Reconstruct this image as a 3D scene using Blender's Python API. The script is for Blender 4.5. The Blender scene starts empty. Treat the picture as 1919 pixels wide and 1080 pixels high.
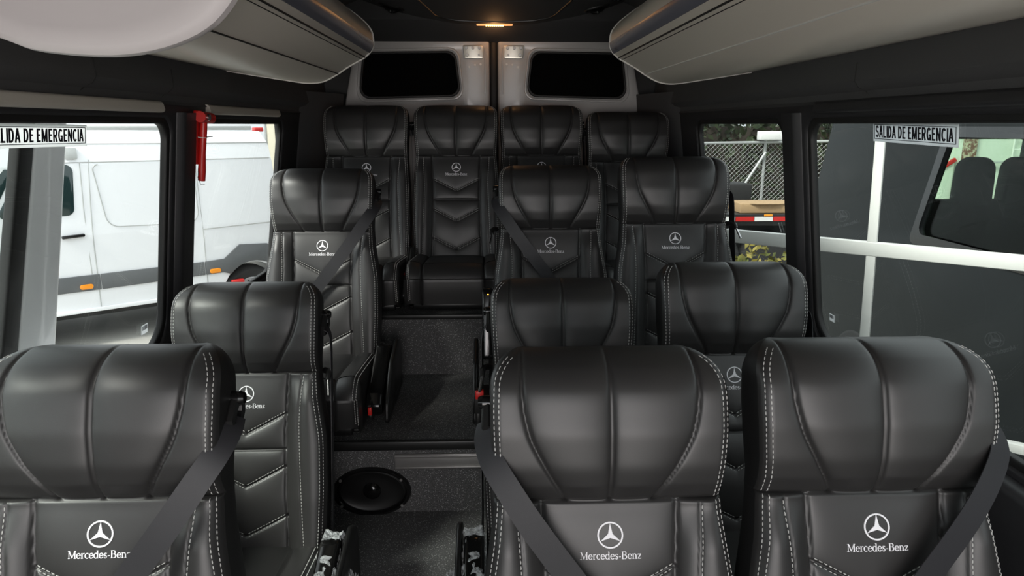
import bpy, bmesh, math, random
import numpy as np
from mathutils import Vector, Matrix
random.seed(7); rng = np.random.default_rng(7)
S = bpy.context.scene
COL = S.collection
R = math.radians

# ------------------------------------------------------------ camera, sky, light, exposure
cam = bpy.data.cameras.new('camera'); cam.lens = 24.0; cam.sensor_width = 36.0
cam.clip_start = 0.02; cam.clip_end = 300
camo = bpy.data.objects.new('camera', cam); COL.objects.link(camo)
camo.location = (-.015, 0, 1.34)
camo.rotation_euler = (R(90 - 13.45), 0, -math.atan(44 * math.cos(R(13.45)) / 1279.3))
S.camera = camo
W = bpy.data.worlds.new('sky'); S.world = W; W.use_nodes = True
wn = W.node_tree; wn.nodes.clear()
wo = wn.nodes.new('ShaderNodeOutputWorld'); wb = wn.nodes.new('ShaderNodeBackground')
tc = wn.nodes.new('ShaderNodeTexCoord'); sep = wn.nodes.new('ShaderNodeSeparateXYZ')
cr = wn.nodes.new('ShaderNodeValToRGB')
cr.color_ramp.elements[0].position = .45; cr.color_ramp.elements[0].color = (.30, .30, .28, 1)
cr.color_ramp.elements[1].position = .75; cr.color_ramp.elements[1].color = (.93, .97, 1.0, 1)
e = cr.color_ramp.elements.new(.52); e.color = (.85, .90, .95, 1)
mp = wn.nodes.new('ShaderNodeMapRange'); mp.inputs[1].default_value = -1; mp.inputs[2].default_value = 1
wn.links.new(tc.outputs['Generated'], sep.inputs[0]); wn.links.new(sep.outputs[2], mp.inputs[0])
wn.links.new(mp.outputs[0], cr.inputs[0]); wn.links.new(cr.outputs[0], wb.inputs[0])
wb.inputs[1].default_value = 2.1; wn.links.new(wb.outputs[0], wo.inputs[0])
sun = bpy.data.lights.new('sun', 'SUN'); sun.energy = 5.5; sun.angle = R(14); sun.color = (1, .96, .9)
suno = bpy.data.objects.new('sun', sun); COL.objects.link(suno)
suno.rotation_euler = Vector((.75, .62, -.95)).to_track_quat('-Z', 'Y').to_euler()
suno.location = (-4, -3, 6)
# daylight through the windscreen and the cab side windows, behind the camera
def daylight(name, loc, aim, w, h, power, col):
    l = bpy.data.lights.new(name, 'AREA'); l.shape = 'RECTANGLE'; l.size = w; l.size_y = h; l.energy = power; l.color = col
    o = bpy.data.objects.new(name, l); COL.objects.link(o); o.location = loc
    o.rotation_euler = (Vector(aim) - Vector(loc)).to_track_quat('-Z', 'Y').to_euler()
daylight('windscreen_daylight', (0, -1.7, 1.08), (0, 2, 1.35), 1.7, .85, 32, (1, .91, .88))
daylight('cab_left_daylight', (-1.25, -.9, 1.1), (.3, 1.2, .6), .8, .8, 8, (.9, 1, .98))
V = S.view_settings
V.view_transform = 'Standard'; V.look = 'None'; V.gamma = 1; V.use_curve_mapping = False
V.exposure = 0.0
S.cycles.max_bounces = 8; S.cycles.transparent_max_bounces = 16

# ------------------------------------------------------------ materials
def mat(name, col, rough=.5, metal=0, spec=.5, bump=None, emit=None, coat=0, sheen=0, var=None):
    m = bpy.data.materials.new(name); m.use_nodes = True
    n = m.node_tree; b = n.nodes['Principled BSDF']
    b.inputs['Base Color'].default_value = (*col, 1); b.inputs['Roughness'].default_value = rough
    b.inputs['Metallic'].default_value = metal; b.inputs['Specular IOR Level'].default_value = spec
    b.inputs['Coat Weight'].default_value = coat; b.inputs['Sheen Weight'].default_value = sheen
    tx = n.nodes.new('ShaderNodeTexCoord')
    if var:                                   # (scale, second colour, contrast low, high)
        nz = n.nodes.new('ShaderNodeTexNoise'); nz.inputs['Scale'].default_value = var[0]
        nz.inputs['Detail'].default_value = 3
        rp = n.nodes.new('ShaderNodeValToRGB')
        rp.color_ramp.elements[0].position = var[2]; rp.color_ramp.elements[0].color = (*col, 1)
        rp.color_ramp.elements[1].position = var[3]; rp.color_ramp.elements[1].color = (*var[1], 1)
        n.links.new(tx.outputs['Object'], nz.inputs['Vector']); n.links.new(nz.outputs['Fac'], rp.inputs[0])
        n.links.new(rp.outputs[0], b.inputs['Base Color'])
    if bump:                                  # (scale, strength, distance)
        nz = n.nodes.new('ShaderNodeTexNoise'); nz.inputs['Scale'].default_value = bump[0]
        nz.inputs['Detail'].default_value = 4
        bp = n.nodes.new('ShaderNodeBump'); bp.inputs['Strength'].default_value = bump[1]
        bp.inputs['Distance'].default_value = bump[2]
        n.links.new(tx.outputs['Object'], nz.inputs['Vector']); n.links.new(nz.outputs['Fac'], bp.inputs['Height'])
        n.links.new(bp.outputs[0], b.inputs['Normal'])
    if emit:
        b.inputs['Emission Color'].default_value = (*emit[0], 1); b.inputs['Emission Strength'].default_value = emit[1]
    return m

def glass(name, tint, ior=1.42):
    m = bpy.data.materials.new(name); m.use_nodes = True; n = m.node_tree; n.nodes.clear()
    o = n.nodes.new('ShaderNodeOutputMaterial'); t = n.nodes.new('ShaderNodeBsdfTransparent')
    g = n.nodes.new('ShaderNodeBsdfGlossy'); mx = n.nodes.new('ShaderNodeMixShader'); fr = n.nodes.new('ShaderNodeFresnel')
    t.inputs[0].default_value = (*tint, 1); g.inputs[1].default_value = 0.0; fr.inputs[0].default_value = 1.42
    ge = n.nodes.new('ShaderNodeNewGeometry'); mr = n.nodes.new('ShaderNodeMapRange')   # same index from both faces of the pane
    mr.inputs[3].default_value = ior; mr.inputs[4].default_value = 1 / ior
    n.links.new(ge.outputs['Backfacing'], mr.inputs[0]); n.links.new(mr.outputs[0], fr.inputs[0])
    n.links.new(fr.outputs[0], mx.inputs[0]); n.links.new(t.outputs[0], mx.inputs[1]); n.links.new(g.outputs[0], mx.inputs[2])
    n.links.new(mx.outputs[0], o.inputs[0]); return m

LEATHER = mat('leather', (.024, .0232, .023), .44, spec=.62, bump=(900, .12, .0006))
LEATHER_SIDE = mat('leather_side', (.018, .018, .018), .5, spec=.4, bump=(900, .12, .0006))
THREAD = mat('thread', (.55, .55, .53), .8)
EMBROIDERY = mat('embroidery', (.90, .89, .92), .6)
WEBBING = mat('webbing', (.021, .021, .024), .55, bump=(1500, .3, .0004))
BLACKP = mat('black_plastic', (.010, .010, .010), .38)
GLOSSP = mat('gloss_black', (.006, .006, .006), .12, spec=.6)
CHROME = mat('chrome', (.75, .75, .76), .18, metal=1)
REDP = mat('red_plastic', (.55, .018, .015), .35)
HEADL = mat('headliner', (.060, .060, .062), .8, bump=(500, .4, .0008))
HEADLR = mat('roof_fabric', (.040, .040, .041), .85, bump=(500, .4, .0008))
WALLP = mat('wall_plastic', (.022, .022, .024), .5, bump=(700, .15, .0005))
RAIL_LIT = mat('rail_lit', (.48, .45, .40), .6, bump=(600, .2, .0005))  # pale tone paints in the light on the left rail
RACK = mat('rack_beige', (.76, .69, .61), .38, bump=(40, .04, .002))
RACKS = mat('rack_strip', (.12, .12, .15), .25)
RACKCAP = mat('rack_cap', (.56, .52, .52), .5)
RACKRIM = mat('rack_rim', (.62, .60, .56), .3)
PAINT = mat('door_paint', (.42, .41, .40), .3, coat=.3)
REARGL = mat('rear_blackout_film', (.003, .003, .003), 1, spec=.05)
RUBBER = mat('rubber', (.008, .008, .008), .6)
ALU = mat('aluminium', (.36, .35, .34), .38, metal=.7)
LABELT = mat('label_paper', (.85, .85, .84), .6)
PLATE = mat('zinc_plate', (.55, .53, .47), .3, metal=.8)
GLASS_L = glass('glass_left', (.95, .97, .96))
GLASS_R = glass('glass_right', (.84, .87, .86))
STICK = mat('sticker_grey', (.50, .52, .52), .5)
for _k, _f in ((STICK, .8), (LABELT, .75)):
  _n = _k.node_tree; _t = _n.nodes.new('ShaderNodeBsdfTranslucent'); _t.inputs[0].default_value = (.95, .96, .97, 1); _m = _n.nodes.new('ShaderNodeMixShader'); _m.inputs[0].default_value = _f
  _n.links.new(_n.nodes['Principled BSDF'].outputs[0], _m.inputs[1]); _n.links.new(_t.outputs[0], _m.inputs[2]); _n.links.new(_m.outputs[0], _n.nodes['Material Output'].inputs[0])
INK = mat('ink', (.012, .012, .02), .6)
WHITEL = mat('label_white', (.8, .8, .78), .6)
PLASTICW = None
VANW = mat('van_white', (.80, .81, .83), .35, coat=.3)
VANDARK = mat('van_moulding', (.10, .105, .11), .6)
ORANGE = mat('orange_lens', (.9, .30, .01), .25)
ASPH = mat('asphalt', (.36, .35, .32), .9, bump=(60, .4, .01), var=(90, (.42, .41, .38), .35, .65))
GREYVAN = mat('grey_paint', (.013, .0155, .0165), .5, spec=.15)
VANBLK = mat('van_interior', (.006, .006, .006), .7)
GATEW = mat('gate_white', (.80, .80, .76), .45)
FENCE = mat('galvanised', (.45, .46, .45), .45, metal=.4)
TRUCKW = mat('truck_box', (.66, .70, .62), .5, var=(6, (.70, .73, .66), .4, .6))
RUST = mat('rust', (.16, .06, .03), .9, var=(30, (.5, .45, .33), .45, .6))
CARD = mat('cardboard', (.42, .28, .15), .85)
LEAF = mat('leaf', (.018, .030, .012), .5, var=(2.0, (.045, .062, .025), .4, .6))
LEAFY = mat('leaf_yellow', (.32, .24, .04), .6, var=(3.0, (.12, .14, .03), .4, .6))
BARK = mat('bark', (.05, .04, .03), .9)
TYRE = mat('tyre', (.02, .02, .02), .8)
RIM = mat('rim', (.55, .55, .56), .35, metal=.6)
CREAM = mat('cream_cloth', (.75, .70, .55), .8)
LIGHTM = mat('reading_light', (1, .7, .4), .4, emit=((1, .45, .14), 14))
LIGHTDIM = mat('reading_light_housing', (.5, .3, .15), .4, emit=((1, .42, .14), 1.2))
LED = mat('led_orange', (1, .4, .05), .4, emit=((1, .35, .04), 3))

def carpet():
    m = bpy.data.materials.new('carpet'); m.use_nodes = True; n = m.node_tree; b = n.nodes['Principled BSDF']
    b.inputs['Roughness'].default_value = .75; b.inputs['Specular IOR Level'].default_value = .25
    tx = n.nodes.new('ShaderNodeTexCoord')
    v = n.nodes.new('ShaderNodeTexVoronoi'); v.inputs['Scale'].default_value = 260
    lt = n.nodes.new('ShaderNodeMath'); lt.operation = 'LESS_THAN'; lt.inputs[1].default_value = .30
    w2 = n.nodes.new('ShaderNodeSeparateColor'); gt = n.nodes.new('ShaderNodeMath'); gt.operation = 'GREATER_THAN'; gt.inputs[1].default_value = .62
    mul = n.nodes.new('ShaderNodeMath'); mul.operation = 'MULTIPLY'
    nz = n.nodes.new('ShaderNodeTexNoise'); nz.inputs['Scale'].default_value = 420
    rp = n.nodes.new('ShaderNodeValToRGB')
    rp.color_ramp.elements[0].position = .35; rp.color_ramp.elements[0].color = (.038, .038, .039, 1)
    rp.color_ramp.elements[1].position = .7; rp.color_ramp.elements[1].color = (.14, .14, .14, 1)
    mx = n.nodes.new('ShaderNodeMix'); mx.data_type = 'RGBA'; mx.inputs[7].default_value = (.42, .42, .42, 1)
    bp = n.nodes.new('ShaderNodeBump'); bp.inputs['Strength'].default_value = .5; bp.inputs['Distance'].default_value = .002
    L = n.links.new
    L(tx.outputs['Object'], v.inputs['Vector']); L(tx.outputs['Object'], nz.inputs['Vector'])
    L(v.outputs['Distance'], lt.inputs[0]); L(v.outputs['Color'], w2.inputs[0]); L(w2.outputs[0], gt.inputs[0])
    L(lt.outputs[0], mul.inputs[0]); L(gt.outputs[0], mul.inputs[1])
    L(nz.outputs['Fac'], rp.inputs[0]); L(rp.outputs[0], mx.inputs[6]); L(mul.outputs[0], mx.inputs[0])
    L(mx.outputs[2], b.inputs['Base Color']); L(nz.outputs['Fac'], bp.inputs['Height']); L(bp.outputs[0], b.inputs['Normal'])
    return m
CARPET = carpet()

def film():
    m = bpy.data.materials.new('clear_film'); m.use_nodes = True; n = m.node_tree; n.nodes.clear()
    o = n.nodes.new('ShaderNodeOutputMaterial'); t = n.nodes.new('ShaderNodeBsdfTransparent')
    g = n.nodes.new('ShaderNodeBsdfPrincipled'); mx = n.nodes.new('ShaderNodeMixShader')
    g.inputs['Base Color'].default_value = (.75, .78, .8, 1); g.inputs['Roughness'].default_value = .12
    nz = n.nodes.new('ShaderNodeTexNoise'); nz.inputs['Scale'].default_value = 70; nz.inputs['Detail'].default_value = 6; nz.inputs['Distortion'].default_value = 1.5
    rp = n.nodes.new('ShaderNodeMapRange'); rp.inputs[1].default_value = .40; rp.inputs[2].default_value = .60; rp.inputs[3].default_value = .25; rp.inputs[4].default_value = .62
    bp = n.nodes.new('ShaderNodeBump'); bp.inputs['Strength'].default_value = 1; bp.inputs['Distance'].default_value = .006
    tx = n.nodes.new('ShaderNodeTexCoord'); L = n.links.new
    L(tx.outputs['Object'], nz.inputs['Vector']); L(nz.outputs['Fac'], rp.inputs[0]); L(rp.outputs[0], mx.inputs[0]); L(nz.outputs['Fac'], bp.inputs['Height']); L(bp.outputs[0], g.inputs['Normal'])
    L(t.outputs[0], mx.inputs[1]); L(g.outputs[0], mx.inputs[2]); L(mx.outputs[0], o.inputs[0]); return m
FILM = film()

# ------------------------------------------------------------ mesh helpers
class MB:
    def __init__(s): s.v = []; s.f = []; s.mi = []; s.m = 0
    def add(s, vs, fs):
        k = len(s.v); s.v += [tuple(map(float, p)) for p in vs]
        for f in fs: s.f.append(tuple(i + k for i in f)); s.mi.append(s.m)
        return s
    def box(s, c, d, M=None):
        x, y, z = [q / 2 for q in d]; vs = []
        for a in (-1, 1):
            for b in (-1, 1):
                for e in (-1, 1):
                    p = Vector((a * x, b * y, e * z)); p = (M @ p) if M else p
                    vs.append((p.x + c[0], p.y + c[1], p.z + c[2]))
        return s.add(vs, [(0, 1, 3, 2), (4, 6, 7, 5), (0, 4, 5, 1), (2, 3, 7, 6), (0, 2, 6, 4), (1, 5, 7, 3)])
    def tube(s, pts, r, n=8, closed=False):
        pts = [Vector(p) for p in pts]; N = len(pts); rs = r if isinstance(r, (list, tuple)) else [r] * N
        vs = []; fs = []; up = None
        for i, p in enumerate(pts):
            t = (pts[(i + 1) % N] - pts[i - 1]) if closed else (pts[min(i + 1, N - 1)] - pts[max(i - 1, 0)])
            t.normalize()
            if up is None:
                up = Vector((0, 0, 1)) if abs(t.z) < .9 else Vector((1, 0, 0))
            a = (up - t * up.dot(t)); a.normalize(); b = t.cross(a); up = a
            for j in range(n):
                th = 2 * math.pi * j / n; vs.append(p + (a * math.cos(th) + b * math.sin(th)) * rs[i])
        for i in range(N if closed else N - 1):
            for j in range(n):
                k = (i + 1) % N; fs.append((i * n + j, i * n + (j + 1) % n, k * n + (j + 1) % n, k * n + j))
        if not closed:
            fs.append(tuple(range(n))[::-1]); fs.append(tuple((N - 1) * n + j for j in range(n)))
        return s.add(vs, fs)
    def cyl(s, a, b, r, n=20, r2=None): return s.tube([a, b], [r, r if r2 is None else r2], n)
    def ribbon(s, pts, wid, th, side):
        """strap through pts; side = list of width directions"""
        pts = [Vector(p) for p in pts]; vs = []; fs = []; N = len(pts)
        for i, p in enumerate(pts):
            t = pts[min(i + 1, N - 1)] - pts[max(i - 1, 0)]; t.normalize()
            w = Vector(side[i]); w = w - t * w.dot(t); w.normalize(); n = t.cross(w)
            ww = wid[i] if isinstance(wid, (list, tuple)) else wid
            for a, b in ((-1, -1), (1, -1), (1, 1), (-1, 1)): vs.append(p + w * a * ww / 2 + n * b * th / 2)
        for i in range(N - 1):
            for j in range(4): fs.append((i * 4 + j, i * 4 + (j + 1) % 4, i * 4 + 4 + (j + 1) % 4, i * 4 + 4 + j))
        fs += [(0, 1, 2, 3), tuple(4 * (N - 1) + j for j in (3, 2, 1, 0))]
        return s.add(vs, fs)
    def prism(s, poly, fn, d0, d1):
        """2D polygon extruded; fn(a,b,d) -> xyz"""
        n = len(poly); vs = [fn(a, b, d0) for a, b in poly] + [fn(a, b, d1) for a, b in poly]
        fs = [tuple(range(n))[::-1], tuple(range(n, 2 * n))] + [(i, (i + 1) % n, n + (i + 1) % n, n + i) for i in range(n)]
        return s.add(vs, fs)
    def mesh(s, name, mats, smooth=False, bevel=0, seg=2, ang=40):
        me = bpy.data.meshes.new(name); me.from_pydata(s.v, [], s.f)
        bm = bmesh.new(); bm.from_mesh(me)
        bmesh.ops.recalc_face_normals(bm, faces=bm.faces)
        if bevel:
            es = [e for e in bm.edges if len(e.link_faces) == 2 and e.calc_face_angle(0) > R(ang)]
            bmesh.ops.bevel(bm, geom=es, offset=bevel, segments=seg, affect='EDGES', profile=.5, clamp_overlap=True)
        bm.to_mesh(me); bm.free()
        mats = mats if isinstance(mats, (list, tuple)) else [mats]
        for m in mats: me.materials.append(m)
        if len(mats) > 1 and not bevel: me.polygons.foreach_set('material_index', s.mi)
        if smooth or bevel: smooth_by_angle(me, 35 if not bevel else 60)
        return me
def smooth_by_angle(me, deg):
    me.polygons.foreach_set('use_smooth', [True] * len(me.polygons))
    try: me.set_sharp_from_angle(angle=R(deg))
    except Exception: pass
def link(name, me, parent=None, loc=(0, 0, 0)):
    o = bpy.data.objects.new(name, me); COL.objects.link(o); o.location = loc
    if parent: o.parent = parent
    return o
def empty(name, loc=(0, 0, 0), rz=0):
    o = bpy.data.objects.new(name, None); COL.objects.link(o); o.location = loc; o.rotation_euler.z = rz
    o.empty_display_size = .1; return o
def tag(o, label=None, cat=None, group=None, kind=None):
    if label: o['label'] = label
    if cat: o['category'] = cat
    if group: o['group'] = group
    if kind: o['kind'] = kind
    return o
def struct(o): o['kind'] = 'structure'; return o
def rounded(pts, r, n=7):
    """round polygon corners; r number or list"""
    out = []; N = len(pts)
    for i in range(N):
        p = Vector(pts[i]).to_2d(); a = Vector(pts[i - 1]).to_2d() - p; b = Vector(pts[(i + 1) % N]).to_2d() - p
        rr = r[i] if isinstance(r, (list, tuple)) else r
        la, lb = a.length, b.length; a.normalize(); b.normalize(); th = a.angle(b)
        if rr <= 0: out.append((p.x, p.y)); continue
        d = min(rr / math.tan(th / 2), la * .49, lb * .49); rr = d * math.tan(th / 2)
        bis = (a + b).normalized(); c = p + bis * (rr / math.sin(th / 2))
        s = p + a * d - c; t = p + b * d - c
        a0 = math.atan2(s.y, s.x); da = (math.atan2(t.y, t.x) - a0 + math.pi) % (2 * math.pi) - math.pi
        for k in range(n + 1):
            q = a0 + da * k / n; out.append((c.x + rr * math.cos(q), c.y + rr * math.sin(q)))
    return out
def plate(name, outer, holes, th, bev, fn, mats, keep_smooth=True):
    """flat plate with holes, mapped by fn(a,b,c)"""
    cu = bpy.data.curves.new('tmp', 'CURVE'); cu.dimensions = '2D'; cu.fill_mode = 'BOTH'
    cu.extrude = max(th / 2 - bev, .0001); cu.bevel_depth = bev; cu.bevel_resolution = 2; cu.offset = -bev
    for loop in [outer] + holes:
        sp = cu.splines.new('POLY'); sp.points.add(len(loop) - 1); sp.use_cyclic_u = True
        for k, (a, b) in enumerate(loop): sp.points[k].co = (a, b, 0, 1)
    ob = bpy.data.objects.new('tmp', cu); COL.objects.link(ob)
    dg = bpy.context.evaluated_depsgraph_get()
    me = bpy.data.meshes.new_from_object(ob.evaluated_get(dg)); bpy.data.objects.remove(ob); bpy.data.curves.remove(cu)
    for v in me.vertices: v.co = Vector(fn(*v.co))
    me.name = name; me.materials.clear()
    for m in (mats if isinstance(mats, list) else [mats]): me.materials.append(m)
    bm = bmesh.new(); bm.from_mesh(me); bmesh.ops.remove_doubles(bm, verts=bm.verts, dist=1e-5)
    bmesh.ops.recalc_face_normals(bm, faces=bm.faces); bm.to_mesh(me); bm.free()
    if keep_smooth: smooth_by_angle(me, 50)
    return me
def arc(cx, cy, r, a0, a1, n=12, ry=None):
    return [(cx + r * math.cos(R(a0 + (a1 - a0) * k / n)), cy + (ry or r) * math.sin(R(a0 + (a1 - a0) * k / n))) for k in range(n + 1)]
def strip_pts(pts, w):
    """flat outline quads of a stroke"""
    pts = [Vector(p) for p in pts]; N = len(pts); vs = []; fs = []
    for i, p in enumerate(pts):
        t = pts[min(i + 1, N - 1)] - pts[max(i - 1, 0)]
        t.normalize(); nn = Vector((-t.y, t.x)); ww = w[i] if isinstance(w, (list, tuple)) else w
        vs += [p + nn * ww / 2, p - nn * ww / 2]
    for i in range(N - 1): fs.append((2 * i, 2 * i + 1, 2 * i + 3, 2 * i + 2))
    return [(v.x, v.y) for v in vs], fs
def grid_mesh(name, P, m, smooth=True):
    ni, nj = P.shape[:2]; idx = np.arange(ni * nj).reshape(ni, nj)
    f = np.stack([idx[:-1, :-1], idx[:-1, 1:], idx[1:, 1:], idx[1:, :-1]], -1).reshape(-1, 4)
    me = bpy.data.meshes.new(name); me.from_pydata(P.reshape(-1, 3).tolist(), [], f.tolist())
    me.materials.append(m)
    if smooth: me.polygons.foreach_set('use_smooth', [True] * len(me.polygons))
    return me

# ------------------------------------------------------------ the shell of the cabin
ZT = 1.34
def wx(z): return .93 + (ZT - z) * .13            # half width of the cabin at height z
CZ = 1 / math.sqrt(1 + .13 ** 2)
def wallmap(side, off=0):
    # a = Y, b = height, c = thickness coordinate (outwards positive)
    return lambda a, b, c: (side * (wx(b) + off + c), a, b)
fl = MB()
fl.box((0, .6, -.05), (2.3, 3.19, .1)).box((0, 2.55, .085), (2.3, .72, .37)).box((0, 3.4, .22), (2.3, 1.1, .64))
# lower cabin floor z=0, middle floor z=.27 from Y=2.195, rear box z=.544 from Y=2.85
floor = struct(link('floor', fl.mesh('floor', CARPET)))
t = MB(); t.box((-.0, 2.19, .258), (2.2, .018, .035)); struct(link('trim_1', t.mesh('step_edge', BLACKP, bevel=.005)))
t = MB(); t.box((.10, 2.188, .197), (.90, .012, .056)); t.box((.10, 2.181, .218), (.90, .008, .010)); t.box((.10, 2.181, .176), (.90, .008, .008))
struct(link('trim_2', t.mesh('step_strip', ALU, bevel=.002)))
t = MB(); t.box((0, 2.845, .535), (2.2, .014, .022)); struct(link('trim_3', t.mesh('box_edge', BLACKP, bevel=.004)))

WIN_BIG = rounded([(.35, .695), (2.04, .695), (2.05, 1.343), (.35, 1.343)], [.09, .09, .05, .05], 9)
WIN_SMALL = rounded([(2.258, .695), (3.12, .695), (3.16, 1.343), (2.252, 1.343)], [.07, .07, .05, .05], 9)
def scaled(poly, d):
    """offset a convex outline by d (outwards positive)"""
    n = len(poly); out = []
    cx = sum(p[0] for p in poly) / n; cy = sum(p[1] for p in poly) / n
    hx = max(p[0] for p in poly) - cx; hy = max(p[1] for p in poly) - cy
    return [(cx + (p[0] - cx) * (1 + d / hx), cy + (p[1] - cy) * (1 + d / hy)) for p in poly]
wall_outer = [(-.9, -.05), (3.95, -.05), (3.95, 1.405), (-.9, 1.405)]
for side, nm in ((-1, 'wall_left'), (1, 'wall_right')):
    struct(link(nm, plate(nm, wall_outer, [scaled(WIN_BIG, .016), scaled(WIN_SMALL, .016)], .036, .010, wallmap(side, .018), WALLP)))
struct(link('wall_outer', plate('wall_outer', wall_outer, [scaled(WIN_BIG, .075), scaled(WIN_SMALL, .10)], .012, .003, wallmap(-1, .046), VANW)))  # white body skin, added on the left only to bounce light onto the opened door
k = 0
for side, gm in ((-1, GLASS_L), (1, GLASS_R)):
    for wpoly in (WIN_BIG, WIN_SMALL):
        k += 1
        o = struct(link('window_%d' % k, plate('window_frame', scaled(wpoly, .030), [wpoly], .022, .006, wallmap(side, .018), RUBBER)))
        link('window_pane', plate('window_pane', scaled(wpoly, .012), [], .005, .0005, wallmap(side, .022), gm, False), o)
# upper lining and roof, one profile from the left wall over the top to the right wall
prof = [(.918, 1.395), (.925, 1.405), (.922, 1.422), (.905, 1.432), (.895, 1.446), (.897, 1.49), (.905, 1.55), (.90, 1.66), (.86, 1.80), (.77, 1.91), (.62, 1.97), (.35, 1.995), (0, 2.0)]
full = [(x, z) for x, z in prof] + [(-x, z) for x, z in prof[-2::-1]]
ring = full + [(x * 1.06 + (.0), z + .05) for x, z in full[::-1]]
c = MB(); c.prism(ring, lambda a, b, d: (a, d, b), -.9, 3.9)
ceil = struct(link('ceiling', c.mesh('ceiling', HEADL, smooth=True)))
# window rails; on the left a paler colour stands in for light catching them
for side, m, y0, y1 in ((-1, RAIL_LIT, -.3, 1.98), (-1, RAIL_LIT, 2.30, 3.06), (1, WALLP, -.3, 1.98)):
    t = MB(); pr = rounded([(.905, 1.374), (.935, 1.372), (.935, 1.405), (.912, 1.402)], .009, 5)
    t.prism(pr, lambda a, b, d: (side * a, d, b), y0, y1)
    struct(link('trim_%d' % (4 if side < 0 and y0 < 0 else 5 if side < 0 else 6), t.mesh('window_rail', m, smooth=True)))
# lining seams
for (side, y) in ((-1, 1.63), (-1, 2.02), (1, 1.74)):
    t = MB(); t.tube([(side * .9255, y - .02, 1.414), (side * .9225, y - .002, 1.424), (side * .906, y, 1.4325), (side * .8955, y, 1.446), (side * .8975, y, 1.49)], .0022, 6)
    link('lining_seam', t.mesh('lining_seam', RUBBER, smooth=True), ceil)
# pillar covers between the windows
for side in (-1, 1):
    t = MB(); pr = rounded([(2.085, -.004), (2.105, .020), (2.19, .020), (2.215, -.004)], [.004, .02, .02, .004], 5)
    vs = []; n = len(pr); zs = [.60, .9, 1.2, 1.375]
    for z in zs: vs += [(side * (wx(z) - q), y, z) for y, q in pr]
    fs = [(i * n + j, i * n + j + 1, (i + 1) * n + j + 1, (i + 1) * n + j) for i in range(3) for j in range(n - 1)]
    fs += [tuple(range(n)), tuple(3 * n + j for j in range(n))]
    t.add(vs, fs); struct(link('trim_%d' % (7 if side < 0 else 8), t.mesh('pillar_cover', WALLP, smooth=True)))
# lower wall ledges below the windows
for side in (-1, 1):
    t = MB(); pr = rounded([(.985, .655), (1.03, .66), (1.05, .3), (1.01, .3), (.985, .58)], [.02, .003, .003, .02, .06], 5)
    t.prism(pr, lambda a, b, d: (side * a, d, b), -.9, 3.2)
    struct(link('trim_%d' % (9 if side < 0 else 10), t.mesh('wall_ledge', WALLP, smooth=True)))
# corner pillars beside the rear doors
for side in (-1, 1):
    t = MB(); pr = rounded([(.80, 3.83), (.93, 3.40), (1.0, 3.40), (1.0, 3.9), (.80, 3.9)], [.03, .05, 0, 0, .01], 6)
    vs = []; n = len(pr); zs = [.5, 1.0, 1.25, 1.42, 1.5]
    for z in zs:
        d = (wx(z) - wx(1.4)) * .8; vs += [(side * (x + d), y, z) for x, y in pr]
    fs = [(i * n + j, i * n + (j + 1) % n, (i + 1) * n + (j + 1) % n, (i + 1) * n + j) for i in range(4) for j in range(n)] + [tuple(range(n)), tuple(4 * n + j for j in range(n))]
    t.add(vs, fs); struct(link('trim_%d' % (11 if side < 0 else 12), t.mesh('corner_pillar', HEADL, smooth=True)))
# rear wall and the two rear doors
t = MB(); t.box((0, 3.95, .9), (2.4, .05, 2.3)); struct(link('wall_rear', t.mesh('wall_rear', RUBBER)))
t = MB(); pr = [(3.70, 1.86), (3.86, 1.752), (3.90, 1.752), (3.90, 1.99), (3.70, 1.99)]
t.prism(pr, lambda a, b, d: (d, a, b), -.80, .80); struct(link('trim_13', t.mesh('rear_header', HEADLR, bevel=.006)))
for side, nm in ((-1, 'door_1'), (1, 'door_2')):
    c0 = .015
    outer = rounded([(.022, .45), (.90, .45), (.80, 1.46), (.725, 1.80), (.022, 1.80)], [.02, .05, .1, .05, .02])
    hole = rounded([(.180, 1.492), (.722, 1.478), (.690, 1.712), (.205, 1.719)], [.05, .05, .05, .05])
    fn = lambda a, b, c, s=side: (c0 + s * a, 3.86 + c, b)
    d = struct(link(nm, plate(nm, outer, [hole], .05, .012, fn, PAINT)))
    link('window_seal', plate('window_seal', scaled(hole, .004), [scaled(hole, -.008)], .035, .004, lambda a, b, c, s=side: (c0 + s * a, 3.842 + c, b), RUBBER), d)
    link('window_pane', plate('window_pane', scaled(hole, -.004), [], .008, .001, lambda a, b, c, s=side: (c0 + s * a, 3.858 + c, b), REARGL), d)
    # raised frame lip round the window
    link('window_lip', plate('window_lip', scaled(hole, .022), [scaled(hole, .010)], .012, .004, lambda a, b, c, s=side: (c0 + s * a, 3.836 + c, b), PAINT), d)
    p = link('hinge_plate', plate('hinge_plate', rounded([(.055, 1.685), (.155, 1.685), (.165, 1.752), (.055, 1.752)], .008), [], .008, .002, lambda a, b, c, s=side: (c0 + s * a, 3.832 + c, b), PLATE), d)
    b = MB()
    for (x, z, r) in ((.075, 1.738, .009), (.110, 1.738, .009), (.145, 1.738, .009), (.078, 1.703, .006), (.140, 1.703, .009)):
        b.cyl((c0 + side * x, 3.831, z), (c0 + side * x, 3.822, z), r, 14, r * .8)
        b.cyl((c0 + side * x, 3.823, z), (c0 + side * x, 3.818, z), r * .5, 10)
    link('bolt', b.mesh('bolt', ALU, smooth=True), p)
    b = MB()
    for (x, z) in ((.07, 1.655), (.13, 1.640), (.10, 1.652)):
        b.cyl((c0 + side * x, 3.836, z), (c0 + side * x, 3.830, z), .006, 10)
    link('clip', b.mesh('clip', WHITEL, smooth=True), d)
    b = MB(); b.tube([(c0 + side * .045, 3.833, 1.50), (c0 + side * .045, 3.833, 1.74)], .004, 6); link('door_crease', b.mesh('door_crease', PAINT, smooth=True), d)
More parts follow.
